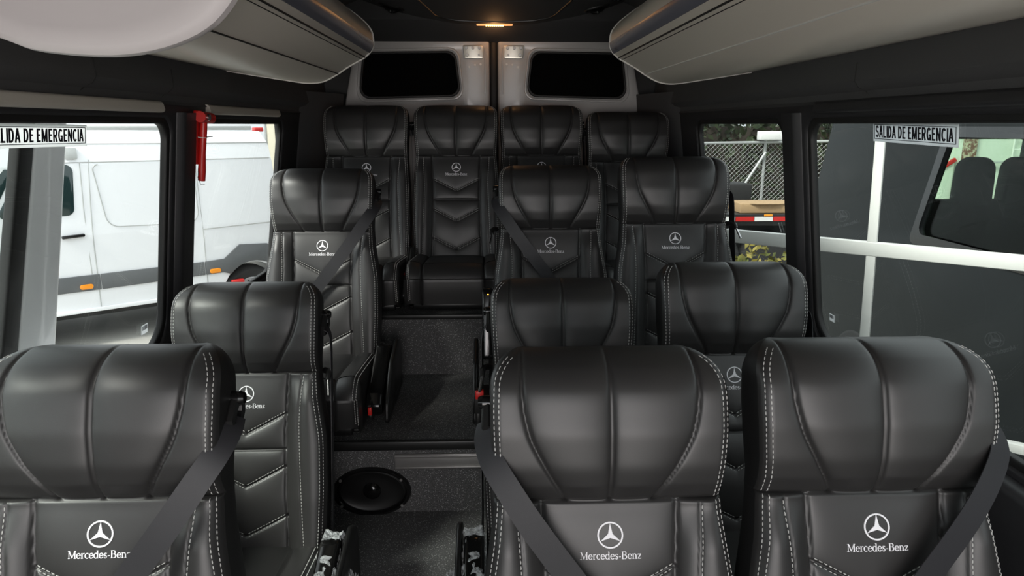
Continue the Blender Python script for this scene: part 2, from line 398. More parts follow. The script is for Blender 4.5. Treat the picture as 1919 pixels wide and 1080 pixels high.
t = MB(); t.box((.015, 3.865, 1.1), (.040, .06, 1.35)); struct(link('trim_14', t.mesh('door_seal', RUBBER, bevel=.012)))

# ------------------------------------------------------------ ceiling console at the back
def console():
    root = empty('ceiling_console', (0.02, 3.3, 1.9))
    tag(root, 'black ceiling console with four air vents and a lit strip above the rear doors', 'ceiling console')
    nx, ny = 61, 30
    X = np.linspace(-.80, .80, nx); P = np.zeros((ny + 6, nx, 3))
    zb = 1.838 + .135 * (np.abs(X) / .72) ** 2.3
    for i in range(ny):
        t = i / (ny - 1); Y = 2.75 + t * .97
        q = t ** 1.25
        P[i, :, 0] = X; P[i, :, 1] = Y; P[i, :, 2] = (1.975 * (1 - q) + zb * q)
    for k in range(6):
        a = (k + 1) / 6 * math.pi * .5
        P[ny + k, :, 0] = X; P[ny + k, :, 1] = 3.72 + .03 * math.sin(a); P[ny + k, :, 2] = zb + .05 * (1 - math.cos(a)) + .004 * k
    P[:, :, 0] += 0; P -= np.array([0, 3.3, 1.9])
    link('housing', grid_mesh('housing', P, HEADLR), root)
    def zat(x, Y):
        t = (Y - 2.75) / .97; q = t ** 1.25; return 1.975 * (1 - q) + (1.838 + .135 * (abs(x) / .72) ** 2.3) * q
    def pt(x, Y, d=0): return (x, Y - 3.3, zat(x, Y) - d - 1.9)
    b = MB(); path = [(-.36, 3.40), (-.34, 3.47), (-.30, 3.61), (-.27, 3.645)] + [(x, 3.665) for x in np.linspace(-.2, .2, 9)] + [(.27, 3.645), (.30, 3.61), (.34, 3.47), (.36, 3.40)]
    b.tube([pt(x, y, .001) for x, y in path], .005, 8); link('panel_edge', b.mesh('panel_edge', BLACKP, smooth=True), root)
    for x, Y in ((-.585, 3.45), (-.51, 3.62), (.51, 3.62), (.585, 3.45)):
        v = MB(); c = Vector(pt(x, Y)); pts = [(.06 * math.cos(q), .03 * math.sin(q)) for q in np.linspace(0, 2 * math.pi, 24, endpoint=False)]
        v.tube([pt(x + a, Y + b_, .004) for a, b_ in pts], .006, 6, True)
        o = link('air_vent', v.mesh('air_vent', BLACKP, smooth=True), root)
        v = MB(); v.tube([pt(x - .04, Y, .006), pt(x - .02, Y, .016), pt(x, Y, .02), pt(x + .02, Y, .016), pt(x + .04, Y, .006)], [.004, .010, .012, .010, .004], 8)
        link('vent_flap', v.mesh('vent_flap', GLOSSP, smooth=True), o)
    v = MB(); v.box(pt(0, 3.712, .001), (.185, .010, .010)); o = link('light_strip', v.mesh('light_strip', LIGHTDIM, bevel=.004), root)
    v = MB()
    for q in np.linspace(-.042, .042, 9): v.box(pt(q, 3.709, .0065), (.0065, .008, .005))
    link('lamp_row', v.mesh('lamp_row', LIGHTM), o)
    li = bpy.data.lights.new('reading_lamp', 'POINT'); li.energy = .35; li.color = (1, .5, .2); li.shadow_soft_size = .02
    lo = bpy.data.objects.new('reading_lamp', li); COL.objects.link(lo); lo.parent = root; lo.location = pt(0, 3.69, .035)
console()

# ------------------------------------------------------------ overhead racks
RP = [(.898, 1.518), (.80, 1.503), (.70, 1.488), (.64, 1.4795), (.60, 1.4795), (.565, 1.488), (.525, 1.509), (.487, 1.533), (.455, 1.550), (.432, 1.563), (.412, 1.581), (.402, 1.601), (.401, 1.622), (.404, 1.642), (.414, 1.660), (.434, 1.681), (.476, 1.713), (.535, 1.750), (.64, 1.805), (.735, 1.84)]
def smooth_path(pts, n=5):
    out = []; P = [Vector(p) for p in pts]; N = len(P)
    for i in range(N - 1):
        p0, p1, p2, p3 = P[max(i - 1, 0)], P[i], P[i + 1], P[min(i + 2, N - 1)]
        for k in range(n):
            t = k / n; out.append(.5 * ((2 * p1) + (p2 - p0) * t + (2 * p0 - 5 * p1 + 4 * p2 - p3) * t * t + (3 * p1 - p0 - 3 * p2 + p3) * t ** 3))
    out.append(P[-1]); return [tuple(p) for p in out]
RPS = smooth_path(RP, 4)
def rack(side, y0, y1, label, capped):
    root = empty('luggage_rack', (side * .6, y0, 1.5)); tag(root, label, 'luggage rack', 'overhead luggage racks')
    o3 = lambda x, y, z: (side * x - side * .6, y - y0, z - 1.5)
    def at(ratio):
        # index on the profile where height over eye level / width equals ratio
        best = min(range(len(RPS)), key=lambda i: abs((RPS[i][1] - 1.34) / RPS[i][0] - ratio) if RPS[i][1] < 1.66 else 9); return best
    i_s0, i_s1 = at(.575), at(.675)
    body = MB(); n = len(RPS); ys = [y0, y0 + .01, y1 - .012, y1 - .004, y1]; ins = [0, 0, 0, .003, .009]
    cx, cz = .62, 1.64
    vs = []
    for y, q in zip(ys, ins): vs += [o3(x + (cx - x) * q / .2, y, z + (cz - z) * q / .2) for x, z in RPS]
    fs = [(a * n + j, a * n + j + 1, (a + 1) * n + j + 1, (a + 1) * n + j) for a in range(4) for j in range(n - 1)]
    fs.append(tuple(4 * n + j for j in range(n)) ); fs.append(tuple(range(n)))
    body.add(vs, fs); link('bin_body', body.mesh('bin_body', RACK, smooth=True), root)
    # dark reading-light strip along the nose
    def band(name, i0, i1, m, off, ya, yb):
        b = MB(); q = RPS[i0:i1 + 1]; vs = []
        for y in (ya, yb): vs += [o3(x + (x - cx) * off / .2, y, z + (z - cz) * off / .2) for x, z in q]
        k = len(q); vs2 = []
        for y in (ya, yb): vs2 += [o3(x + (cx - x) * .02, y, z + (cz - z) * .02) for x, z in q]
        fs = [(j, j + 1, k + j + 1, k + j) for j in range(k - 1)]
        b.add(vs + vs2, fs + [(2 * k + j, 2 * k + j + 1, 3 * k + j + 1, 3 * k + j) for j in range(k - 1)] + [(0, k, 3 * k, 2 * k), (k - 1, 2 * k - 1, 4 * k - 1, 3 * k - 1)] + [tuple(range(k)) + tuple(range(3 * k - 1, 2 * k - 1, -1))] + [tuple(range(k, 2 * k)) + tuple(range(4 * k - 1, 3 * k - 1, -1))])
        return link(name, b.mesh(name, m, smooth=True), root)
    band('light_strip', i_s0, i_s1, RACKS, .0025, y0 + .01, y1 - .014)
    for rt, r in ((.517, .0026), (.49, .0012), (.325, .0022)):
        i = at(rt); x, z = RPS[i]; b = MB(); b.tube([o3(x, y0 + .005, z), o3(x, y1 - .006, z)], r, 6)
        link('seam', b.mesh('seam', RUBBER if rt != .325 or side < 0 else RACKRIM, smooth=True), root)
    b = MB(); b.tube([o3(x, y1 - .004, z) for x, z in RPS], .0032, 6); link('end_rim', b.mesh('end_rim', RACKRIM, smooth=True), root)
    if capped:
        fp = [(.94, 1.60), (.90, 1.535), (.84, 1.495), (.77, 1.468), (.72, 1.452), (.61, 1.445), (.525, 1.457), (.455, 1.486), (.41, 1.53), (.385, 1.58), (.376, 1.63), (.386, 1.68), (.43, 1.73), (.52, 1.79), (.64, 1.84), (.76, 1.87)]
        fp = smooth_path(fp, 4); b = MB(); n = len(fp); vs = []; cx2, cz2 = .72, 1.68
        lay = [(y0 + .02, .012), (y0 - .022, 0), (y0 - .034, .002), (y0 - .040, .008), (y0 - .042, .016), (y0 - .040, .040), (y0 - .036, .046)]
        for y, q in lay: vs += [o3(x + (cx2 - x) * q / .22, y, z + (cz2 - z) * q / .22) for x, z in fp]
        L = len(lay)
        fs = [(a * n + j, a * n + j + 1, (a + 1) * n + j + 1, (a + 1) * n + j) for a in range(L - 1) for j in range(n - 1)] + [tuple((L - 1) * n + j for j in range(n))]
        b.add(vs, fs); link('front_cap', b.mesh('front_cap', RACKCAP, smooth=True), root)
rack(-1, 1.19, 2.45, 'silver beige overhead luggage rack over the left seats, with a rounded pale end cap', True)
rack(1, -.6, 2.45, 'silver beige overhead luggage rack over the right seats, running past the camera', False)

# ------------------------------------------------------------ the seat
RHO = R(14); SR, CR = math.sin(RHO), math.cos(RHO)
BACKL = .79; ZTOP = .90; YTOP = BACKL * SR
def to3(x, s, n): return np.stack([x + 0 * s, YTOP - s * SR - n * CR + 0 * x, ZTOP - s * CR + n * SR + 0 * x], -1)
def smt(xs, ys, sig=.012):
    g = np.linspace(-.05, .85, 901); v = np.interp(g, xs, ys); k = np.exp(-.5 * (np.arange(-60, 61) * .001 / sig) ** 2); k /= k.sum()
    v = np.convolve(np.pad(v, 60, 'edge'), k, 'valid'); return lambda s: np.interp(s, g, v)
SEAM = .262
class Shape:
    def __init__(S_, shoulder):
        S_.w0 = smt([0, .10, .17, .25, .33, .45, .60, .79], [.203, .207, .205, .199, .206, shoulder, shoulder + .002, shoulder - .006], .02)
        S_.nb = smt([-.05, 0, .03, .08, .14, .2, .24, .258, .275, .4, .5, .62, .79], [.012, .018, .028, .040, .044, .036, .020, .008, .004, .012, .018, .022, .018], .008)
        S_.xs = smt([0, .05, .10, .15, .20, .262], [.150, .153, .150, .138, .112, .074], .012)
        S_.xp = smt([.262, .45, .62, .79], [.119, .112, .116, .122], .03)
        S_.xb = smt([.262, .40, .55, .79], [.160, .150, .156, .166], .03)
    def wid(S_, s):
        rc = .062; q = np.clip(rc - s, 0, rc); return S_.w0(s) - rc + np.sqrt(np.maximum(rc * rc - q * q, 0))
    def n(S_, x, s):
        x, s = np.broadcast_arrays(np.asarray(x, float), np.asarray(s, float)); ax = np.abs(x); w = S_.wid(s); wf = S_.w0(s)
        n = S_.nb(s).copy()
        G = lambda d, sg, a: -a * np.exp(-(d / sg) ** 2)
        head = s <= SEAM
        # headrest
        xs = S_.xs(s); inner = ax < xs
        t = np.where(inner, ax / xs, np.clip((ax - xs) / np.maximum(wf - xs, .01), 0, 1))
        pil = np.where(inner, .013 * np.sqrt(np.maximum(4 * t * (1 - t), 0)) ** .9, .009 * np.sqrt(np.maximum(1 - (1 - t) ** 2, 0)) - .004 * t)
        fade = np.clip((s - .0) / .03, 0, 1) * .5 + .5
        hn = pil * fade * np.clip((SEAM - s) / .03, .25, 1) + G(ax, .0030, .006) + G(ax - xs, .0030, .006) - .006 * (ax / .2) ** 2
        # panel with chevrons and bolsters
        xp = S_.xp(s); xb = S_.xb(s); pan = ax < xp; u = np.clip(ax / xp, 0, 1)
        dm = np.ones_like(s) * 9; lo = np.ones_like(s) * SEAM; hi = np.ones_like(s) * .82
        for a, b in ((.377, .435), (.480, .480), (.527, .585), (.667, .725)):
            l = a + (b - a) * (1 - u); below = s >= l
            lo = np.where(below, l, lo); hi = np.where(~below & (l < hi), l, hi); dm = np.minimum(dm, np.abs(s - l))
        q = np.clip((s - lo) / np.maximum(hi - lo, .01), 0, 1)
        pn = .009 * np.sqrt(np.maximum(4 * q * (1 - q), 0)) * np.sqrt(np.maximum(1 - u ** 6, 0)) + G(dm, .0028, .0045) - .002
        tb = np.clip((ax - xp) / np.maximum(xb - xp, .005), 0, 1); to = np.clip((ax - xb) / np.maximum(w - xb, .01), 0, 1)
        bol = .020 * np.sin(tb * math.pi / 2) + .010 * np.sin(np.clip(to, 0, 1) * math.pi) - .010 * to ** 2
        bq = np.clip((s - SEAM) / .09, 0, 1); bol = bol * (.35 + .65 * bq * bq * (3 - 2 * bq)) + G(ax - xb, .0022, .0025)
        bn = np.where(pan, pn, bol) + G(ax - xp, .0032, .006)
        n = n + np.where(head, hn, bn) + G(s - SEAM, .0035, .006)
        e = np.clip(w - ax, 0, 1); re = .020; d = np.clip(re - e, 0, re); n = n - (re - np.sqrt(np.maximum(re * re - d * d, 0)))
        rt = .075; d = np.clip((rt - s) / rt, 0, 1); n = n - .080 * (1 - np.sqrt(np.maximum(1 - d * d, 0)))
        return n
def stitch_run(mb, sh, pts, smin=0, smax=9, dash=.0062, gap=.0030, wid=.0016, lift=.0007):
    """dashes along a polyline in (x,s)"""
    pts = np.array(pts, float)
    seg = np.linalg.norm(np.diff(pts, axis=0), axis=1); L = np.concatenate([[0], np.cumsum(seg)])
    pos = np.arange(.003, L[-1] - dash, dash + gap)
    for a in pos:
        q = np.array([a, a + dash / 2, a + dash]); x = np.interp(q, L, pts[:, 0]); s = np.interp(q, L, pts[:, 1])
        if not smin <= s[1] < smax: continue
        n = sh.n(x, s); p = to3(x, s, n + lift)
        nx = to3(x[1:2] + .001, s[1:2], sh.n(x[1:2] + .001, s[1:2]))[0] - to3(x[1:2] - .001, s[1:2], sh.n(x[1:2] - .001, s[1:2]))[0]
        ns = to3(x[1:2], s[1:2] + .001, sh.n(x[1:2], s[1:2] + .001))[0] - to3(x[1:2], s[1:2] - .001, sh.n(x[1:2], s[1:2] - .001))[0]
        nn = np.cross(nx, ns); nn /= np.linalg.norm(nn) + 1e-9
        if nn[1] > .2: nn = -nn
        t = p[2] - p[0]; t /= np.linalg.norm(t) + 1e-9; b = np.cross(nn, t) * wid / 2
        up = nn * .0007; vs = [p[0] - b * .5, p[0] + b * .5, p[1] + b + up, p[1] - b + up, p[2] - b * .5, p[2] + b * .5]
        vs += [v - nn * .0012 for v in vs]
        mb.add(vs, [(0, 1, 2, 3), (3, 2, 5, 4), (1, 7, 8, 2), (2, 8, 11, 5), (0, 3, 9, 6), (3, 4, 10, 9), (0, 6, 7, 1), (4, 5, 11, 10)])
# lettering: hand-drawn serif glyphs, capital height 1
def glyphs():
    T, t, sf = .135, .055, .05
    st = lambda x, a, b, w=T: ([(x, a), (x, b)], w)
    ser = lambda x, y, l=.27: ([(x - l / 2, y), (x + l / 2, y)], sf)
    g = {}
    g['M'] = (1.12, [st(.16, .02, .98, .06), ([(.19, 1), (.57, .06)], .13), ([(.57, .06), (.93, 1)], .06), st(.95, .02, .98, .14), ser(.16, .02, .26), ser(.95, .02, .30), ser(.14, .98, .22), ser(.98, .98, .24)])
    ring = lambda cx, r, a0, a1: (arc(cx, .34, r, a0, a1, 18, .33), [.06 + .08 * abs(math.cos(R(a0 + (a1 - a0) * k / 18))) for k in range(19)])
    g['e'] = (.62, [ring(.32, .235, 0, 325), ([(.10, .37), (.56, .37)], .05)])
    g['c'] = (.58, [ring(.32, .235, 48, 318), ([(.46, .52), (.50, .62)], .09)])
    g['r'] = (.50, [st(.17, .02, .66), ser(.17, .02, .30), ser(.11, .66, .14), (arc(.38, .47, .18, 165, 60, 8), [.05, .05, .06, .07, .08, .09, .10, .11, .12])])
    g['d'] = (.70, [ring(.30, .225, 35, 325), st(.53, .0, 1.02), ser(.46, 1.0, .14), ser(.60, .02, .14)])
    g['s'] = (.50, [(arc(.25, .50, .15, 40, 250, 12, .15), .08), (arc(.25, .18, .16, 110, -140, 14, .165), .09), ([(.13, .46), (.37, .25)], .12), ([(.39, .52), (.40, .66)], .05), ([(.10, .02), (.10, .20)], .05)])
    g['-'] = (.40, [([(.06, .30), (.34, .30)], .09)])
    g['B'] = (.84, [st(.19, .0, 1.0, .14), ([(.06, .98), (.45, .98)], sf), ([(.06, .02), (.47, .02)], sf), ([(.2, .53), (.45, .53)], sf), (arc(.43, .755, .22, 90, -90, 12, .225), [.05 + .09 * math.sin(math.pi * k / 12) for k in range(13)]), (arc(.46, .275, .26, 90, -90, 12, .255), [.05 + .10 * math.sin(math.pi * k / 12) for k in range(13)])])
    g['n'] = (.74, [st(.17, .02, .66), ser(.17, .02, .28), ser(.11, .66, .14), (arc(.36, .42, .20, 160, 0, 10, .24), [.05, .05, .06, .07, .08, .09, .10, .11, .12, .13, .13]), st(.56, .02, .42), ser(.56, .02, .28)])
    g['z'] = (.56, [([(.08, .64), (.48, .64)], .055), ([(.46, .64), (.10, .04)], .12), ([(.07, .03), (.50, .03)], .055), ([(.08, .64), (.08, .50)], .05), ([(.49, .03), (.49, .18)], .05)])
    return g
def emblem_mesh(sh):
    b = MB(); S0 = .321
    def put(vs, fs, lift=.0015):
        a = np.array(vs, float); x = a[:, 0]; s = S0 - a[:, 1]; n = sh.n(x, s) + lift
        P = to3(x, s, n); Q = to3(x, s, n - .003); k = len(vs); b.add(list(P) + list(Q), fs + [tuple(i + k for i in f) for f in fs])
        # rim walls
        cnt = {}
        for f in fs:
            for i in range(len(f)): e_ = tuple(sorted((f[i], f[(i + 1) % len(f)]))); cnt[e_] = cnt.get(e_, 0) + 1
        b.add(list(P) + list(Q), [(i, j, j + k, i + k) for (i, j), c_ in cnt.items() if c_ == 1])
    N = 48; ro, ri = .0225, .0198
    vs = [(r_ * math.cos(2 * math.pi * i / N), r_ * math.sin(2 * math.pi * i / N)) for i in range(N) for r_ in (ro, ri)]
    put(vs, [(2 * i, 2 * i + 1, (2 * i + 3) % (2 * N), (2 * i + 2) % (2 * N)) for i in range(N)])
    vs = [(0, 0)]
    for i in range(3):
        a = R(90 + 120 * i); vs.append((.0203 * math.cos(a), .0203 * math.sin(a))); a += R(60); vs.append((.0046 * math.cos(a), .0046 * math.sin(a)))
    put(vs, [(0, i, i % 6 + 1) for i in range(1, 7)], .0018)
    g = glyphs(); txt = 'Mercedes-Benz'; tot = sum(g[c_][0] for c_ in txt); H = .0128; sc = .107 / (tot * H); cx = 0
    for c_ in txt:
        wd, strokes = g[c_]
        for pts, w in strokes:
            vs, fs = strip_pts(pts, w if isinstance(w, list) else w * 1.0)
            put([((cx + p[0] - tot / 2) * H * sc, p[1] * H - .0405) for p in vs], fs)
        cx += wd
    return b.mesh('emblem', EMBROIDERY)
def seat_meshes(shoulder):
    sh = Shape(shoulder); M = {}
    nx = 121; tt = np.linspace(-1, 1, nx); A = .55 * tt + .45 * np.sin(tt * math.pi / 2)
    # extra columns so the grooves fall on vertices
    def grid(s):
        Sg = s[:, None] + 0 * A[None]; X = sh.wid(s)[:, None] * A[None]; return X, Sg
    s1 = np.concatenate([np.linspace(0, .012, 14), np.linspace(.0135, .08, 34), np.linspace(.082, SEAM, 70)])
    X, Sg = grid(s1); M['headrest'] = grid_mesh('headrest', to3(X, Sg, sh.n(X, Sg)), LEATHER)
    s2 = np.linspace(SEAM, BACKL, 230); X2, Sg2 = grid(s2); M['backrest'] = grid_mesh('backrest', to3(X2, Sg2, sh.n(X2, Sg2)), LEATHER)
    # side and back shell following the outline
    sa = np.concatenate([s1, s2[1:]]); wl = sh.wid(sa)
    ox = np.concatenate([-wl[::-1], A[1:-1] * wl[0], wl]); os_ = np.concatenate([sa[::-1], np.zeros(nx - 2), sa])
    ne = sh.n(ox, os_); loops = []
    for f, ins in ((0, 0), (.35, .0), (.7, .004), (.92, .012), (1, .022)):
        n_ = ne * (1 - f) + f * (-.098); k = 1 - ins / .21
        loops.append(to3(ox * k, os_ + (.03 - os_ * .0) * (ins / .06) * np.clip(1 - os_ / .3, 0, 1), n_))
    # back surface: bring the two sides together
    P = np.array(loops); h = len(ox) // 2
    me = MB(); m_ = P.shape[1]
    vs = P.reshape(-1, 3); fs = [(i * m_ + j, i * m_ + j + 1, (i + 1) * m_ + j + 1, (i + 1) * m_ + j) for i in range(4) for j in range(m_ - 1)]
    me.add(vs, fs); la = 4 * m_
    me.f += [(la + j, la + j + 1, la + m_ - 2 - j, la + m_ - 1 - j) for j in range(h - 1)]; me.mi += [0] * (h - 1)
    M['back_shell'] = me.mesh('back_shell', LEATHER_SIDE); smooth_by_angle(M['back_shell'], 50)
    # stitching, sewn into each cover
    def sew(key, mb):
        me_ = M[key]; bm = bmesh.new(); bm.from_mesh(me_); n0 = len(bm.faces); t_ = bpy.data.meshes.new('t'); t_.from_pydata(mb.v, [], mb.f); bm.from_mesh(t_)
        bm.faces.ensure_lookup_table()
        for f in bm.faces[n0:]: f.material_index = 1
        bm.to_mesh(me_); bm.free(); bpy.data.meshes.remove(t_); me_.materials.append(THREAD)
    for key, lo_, hi_ in (('headrest', 0, SEAM - .002), ('backrest', SEAM + .002, 9)):
        b = MB()
        for sg in (-1, 1):
            ss = np.concatenate([np.linspace(.012, .1, 20), np.linspace(.1, .785, 60)])
            for o in (.0065, .0150): stitch_run(b, sh, np.stack([sg * (sh.wid(ss) - o), ss], -1), lo_, hi_)
            if key == 'headrest': continue
            ss = np.linspace(SEAM + .008, .78, 50); stitch_run(b, sh, np.stack([sg * (sh.xb(ss) + .003), ss], -1))
            for a_, c_ in ((.377, .435), (.527, .585), (.667, .725)):
                for o in (-.0045, .0045):
                    l = np.linspace(1, 0.01, 20); sl = a_ + (c_ - a_) * (1 - l) + o; xx = sg * l * (sh.xp(sl) - .004); stitch_run(b, sh, np.stack([xx, sl], -1))
        sew(key, b)
    M['emblem'] = emblem_mesh(sh)
    # cushion
    hw = shoulder - .004; pr = [(.03, .160), (-.10, .172), (-.25, .188), (-.36, .198)] + [(-.36 - .075 * math.sin(q), .128 + .070 * math.cos(q)) for q in np.linspace(.15, math.pi / 2, 9)] + [(-.433, .09), (-.425, .03)]
    pr = np.array(smooth_path(pr, 6)); dl = np.gradient(pr, axis=0); nn = np.stack([dl[:, 1], -dl[:, 0]], -1); nn /= np.linalg.norm(nn, axis=1)[:, None]
    nn *= -1; nn = np.where((nn[:, 1:2] < -.3), -nn, nn)
    ac = A * hw; ax = np.abs(ac); G = lambda d, sg, a: -a * np.exp(-(d / sg) ** 2)
    off = np.where(ax < .135, .010 * np.sqrt(np.maximum(1 - (ax / .135) ** 4, 0)), .006 + .012 * np.sin(np.clip((ax - .135) / (hw - .135), 0, 1) * math.pi * .8)) + G(ax - .135, .004, .007)
    d = np.clip(.03 - (hw - ax), 0, .03); off = off - (.03 - np.sqrt(.0009 - d * d))
    P = np.zeros((len(pr), nx, 3)); P[:, :, 0] = ac[None]; P[:, :, 1] = pr[:, 0:1] + nn[:, 0:1] * off[None]; P[:, :, 2] = pr[:, 1:2] + nn[:, 1:2] * off[None]
    Lc = P[:, :1].copy(); Rc = P[:, -1:].copy(); Lc[:, :, 2] = .03; Rc[:, :, 2] = .03
    M['cushion'] = grid_mesh('cushion', np.concatenate([Lc, P, Rc], 1), LEATHER); smooth_by_angle(M['cushion'], 55)
    b = MB()
    for sg in (-1, 1):
        for o in (hw - .012, hw - .021, ):
            j = int(np.argmin(np.abs(ac - sg * o))); q = P[:, j]
            L = np.concatenate([[0], np.cumsum(np.linalg.norm(np.diff(q, axis=0), axis=1))])
            for a_ in np.arange(.05, L[-1] - .02, .0092):
                p0 = np.array([np.interp(a_, L, q[:, c_]) for c_ in range(3)]); p1 = np.array([np.interp(a_ + .0062, L, q[:, c_]) for c_ in range(3)])
                mid = (p0 + p1) / 2; dd = Vector(p1 - p0); Mx = dd.to_track_quat('Y', 'Z').to_matrix(); b.box(mid, (.0018, .0062, .0018), Mx)
    sew('cushion', b)
    # pedestal
    b = MB(); b.box((0, -.18, .045), (.36, .40, .09)); b.box((0, -.18, .012), (.40, .34, .024)); M['base'] = b.mesh('base', BLACKP, bevel=.006)
    # side plate with recliner (at +x side)
    pl = rounded([(.06, .02), (.06, .16), (-.02, .235), (-.09, .19), (-.30, .13), (-.36, .03)], [.02, .05, .05, .06, .04, .02], 5)
    b = MB(); b.prism(pl, lambda a_, c_, d_: (d_, a_, c_), shoulder + .004, shoulder + .022); b.prism(rounded([(.05, .02), (.05, .20), (-.02, .24), (-.20, .20), (-.34, .10), (-.36, .02)], [.02, .05, .05, .06, .04, .02], 5), lambda a_, c_, d_: (d_, a_, c_), shoulder + .064, shoulder + .080) if shoulder > .22 else None
    b.box((shoulder + .036, -.12, .04), (.09, .12, .04)) if shoulder > .22 else None
    M['side_cover'] = b.mesh('side_cover', BLACKP, bevel=.006, ang=50)
    # belt guide: loop, bolt cap
    gx, gr = (.210, .0115) if shoulder > .22 else (.212, .008)
    b = MB(); b.tube([to3(np.array(gx), np.array(s_), np.array(n_)) for s_, n_ in ((.095, -.045), (.115, -.025), (.135, -.012), (.150, -.02), (.145, -.045), (.125, -.06), (.10, -.058))], gr, 8)
    M['belt_guide'] = b.mesh('belt_guide', BLACKP, smooth=True)
    b = MB(); c_ = to3(np.array(0.), np.array(.098), np.array(-.04)); b.cyl((.195, c_[1], c_[2]), (gx + .010, c_[1], c_[2]), .0135, 20); b.cyl((gx + .010, c_[1], c_[2]), (gx + (.018 if gr > .01 else .010), c_[1], c_[2]), .0135, 20, .010); M['bolt_cap'] = b.mesh('bolt_cap', GLOSSP, smooth=True)
    # release lever
    b = MB(); p_ = [to3(np.array(x_), np.array(s_), np.array(n_)) for x_, s_, n_ in ((.212, .262, -.04), (.226, .262, -.02), (.232, .270, .004), (.232, .285, .016))]
    b.tube(p_, [.010, .009, .009, .007], 8); M['release_lever'] = b.mesh('release_lever', BLACKP, smooth=True)
    b = MB(); p_ = [to3(np.array(x_), np.array(s_), np.array(n_)) for x_, s_, n_ in ((.232, .285, .016), (.240, .325, .040))]; b.cyl(p_[0], p_[1], .0038, 10); M['lever_pin'] = b.mesh('lever_pin', CHROME, smooth=True)
    # armrest at +x side (pointing forwards), tip height about .43
    xa = shoulder + .030
    pl = rounded([(-.02, .14), (-.03, .225), (-.09, .235), (-.34, .135), (-.375, .10), (-.36, .06), (-.31, .05), (-.08, .13)], [.02, .04, .05, .03, .02, .02, .03, .03], 5)
    b = MB(); b.prism(pl, lambda a_, c__, d_: (d_, a_, c__), xa - .028, xa + .028); M['armrest'] = b.mesh('armrest', GLOSSP, bevel=.010, seg=3, ang=50)
    # buckles: beside the cushion, and a parked one at the shoulder
    b = MB(); b.box((hw + .006, -.26, .085), (.018, .034, .06)); M['buckle'] = b.mesh('buckle', BLACKP, bevel=.005)
    b = MB(); b.box((hw + .008, -.264, .120), (.024, .036, .045)); M['buckle_button'] = b.mesh('buckle_button', REDP, bevel=.006)
    c_ = to3(np.array(0.), np.array(.315), np.array(-.02)); b = MB(); b.box((shoulder + .018, c_[1] - .03, c_[2] - .035), (.026, .02, .075)); b.box((shoulder + .018, c_[1] - .03, c_[2] - .09), (.016, .012, .05)); M['buckle_high'] = b.mesh('buckle_high', BLACKP, bevel=.004)
    b = MB(); b.box((shoulder + .014, c_[1] - .036, c_[2] - .012), (.024, .02, .026)); M['button_high'] = b.mesh('button_high', REDP, bevel=.003)
    b = MB(); b.box((xa - .012, -.372, .082), (.014, .012, .030)); M['arm_button'] = b.mesh('arm_button', REDP, bevel=.003)
    # straps
    def strap(kind):
        b = MB()
        if kind == 'across':
            path = [(.214, .128, -.030, .038), (.217, .150, .002, .040), (.204, .185, .035, .044), (.175, .232, .052, .045), (.13, .300, .058, .047), (.06, .395, .055, .047), (-.03, .515, .052, .047), (-.11, .62, .050, .047), (-.18, .71, .040, .047), (-.215, .76, .015, .047)]
            pts = [to3(np.array(a_), np.array(c__), np.array(d_)) for a_, c__, d_, _ in path]
            pts = smooth_path([tuple(p) for p in pts], 5); wds = np.interp(np.linspace(0, 1, len(pts)), np.linspace(0, 1, len(path)), [p[3] for p in path]).tolist()
            N = len(pts); side = []
            for i in range(N):
                q = min(i / (N * .25), 1); side.append(Vector((.78, -.25 * (1 - q), -.61)))
            b.ribbon(pts, wds, .0016, side)
        else:
            sx_ = shoulder + .008; path = [(gx + .004, .135, -.020), (sx_ - .004, .165, -.028), (sx_ - .002, .30, -.03), (sx_, .5, -.03), (sx_, .68, -.03), (sx_, .785, -.02)]
            pts = smooth_path([tuple(to3(np.array(a_), np.array(c__), np.array(d_))) for a_, c__, d_ in path], 5)
            b.ribbon(pts, .046, .0016, [Vector((.10, -1, 0))] * len(pts))
        return b.mesh('seat_belt', WEBBING, smooth=True)
    M['across'] = strap('across'); M['stowed'] = strap('stowed')
    b = MB(); pl2 = rounded([(-.030, .20), (-.026, .455), (.026, .455), (.030, .20)], .02, 5)     # armrest folded up beside the backrest
    b.prism([(p, q) for p, q in pl2], lambda a_, c__, d_: (xa - .006 + d_, -.13 + (c__ - .3) * .25 + a_, c__), -.022, .022); M['armrest_up'] = b.mesh('armrest_up', GLOSSP, bevel=.008, seg=3, ang=50)
    b = MB(); b.box((xa - .006, -.13 + .145 * .25 - .0265, .437), (.006, .004, .004)); M['led'] = b.mesh('led', LED)
    # clear protective film wrapped round the armrest
    b = MB(); n1, n2 = 34, 28; P = []
    for i in range(n1 + 1):
        t_ = i / n1; y = -.385 + .345 * t_; zc = .095 + .093 * t_; k_ = math.sin(min(t_ / .10, 1) * math.pi / 2) + .02
        for j in range(n2):
            a_ = 2 * math.pi * j / n2; r_ = 1 + .05 * math.sin(5 * a_ + 17 * t_) + .05 * math.sin(3 * a_ - 31 * t_) + .05 * rng.standard_normal()
            P.append((xa + .031 * r_ * k_ * math.copysign(abs(math.cos(a_)) ** .6, math.cos(a_)), y, zc + .050 * r_ * k_ * math.copysign(abs(math.sin(a_)) ** .6, math.sin(a_))))
    b.add(P, [(i * n2 + j, i * n2 + (j + 1) % n2, (i + 1) * n2 + (j + 1) % n2, (i + 1) * n2 + j) for i in range(n1) for j in range(n2)])
    # the loose twisted end
    P = []; n1, n2 = 10, 10
    for i in range(n1 + 1):
        for j in range(n2 + 1): P.append((xa + .026 + .05 * i / n1, -.12 + .09 * (j / n2 - .5) * (1 - .4 * i / n1), (.150 - .03 * i / n1) + .012 * rng.standard_normal()))
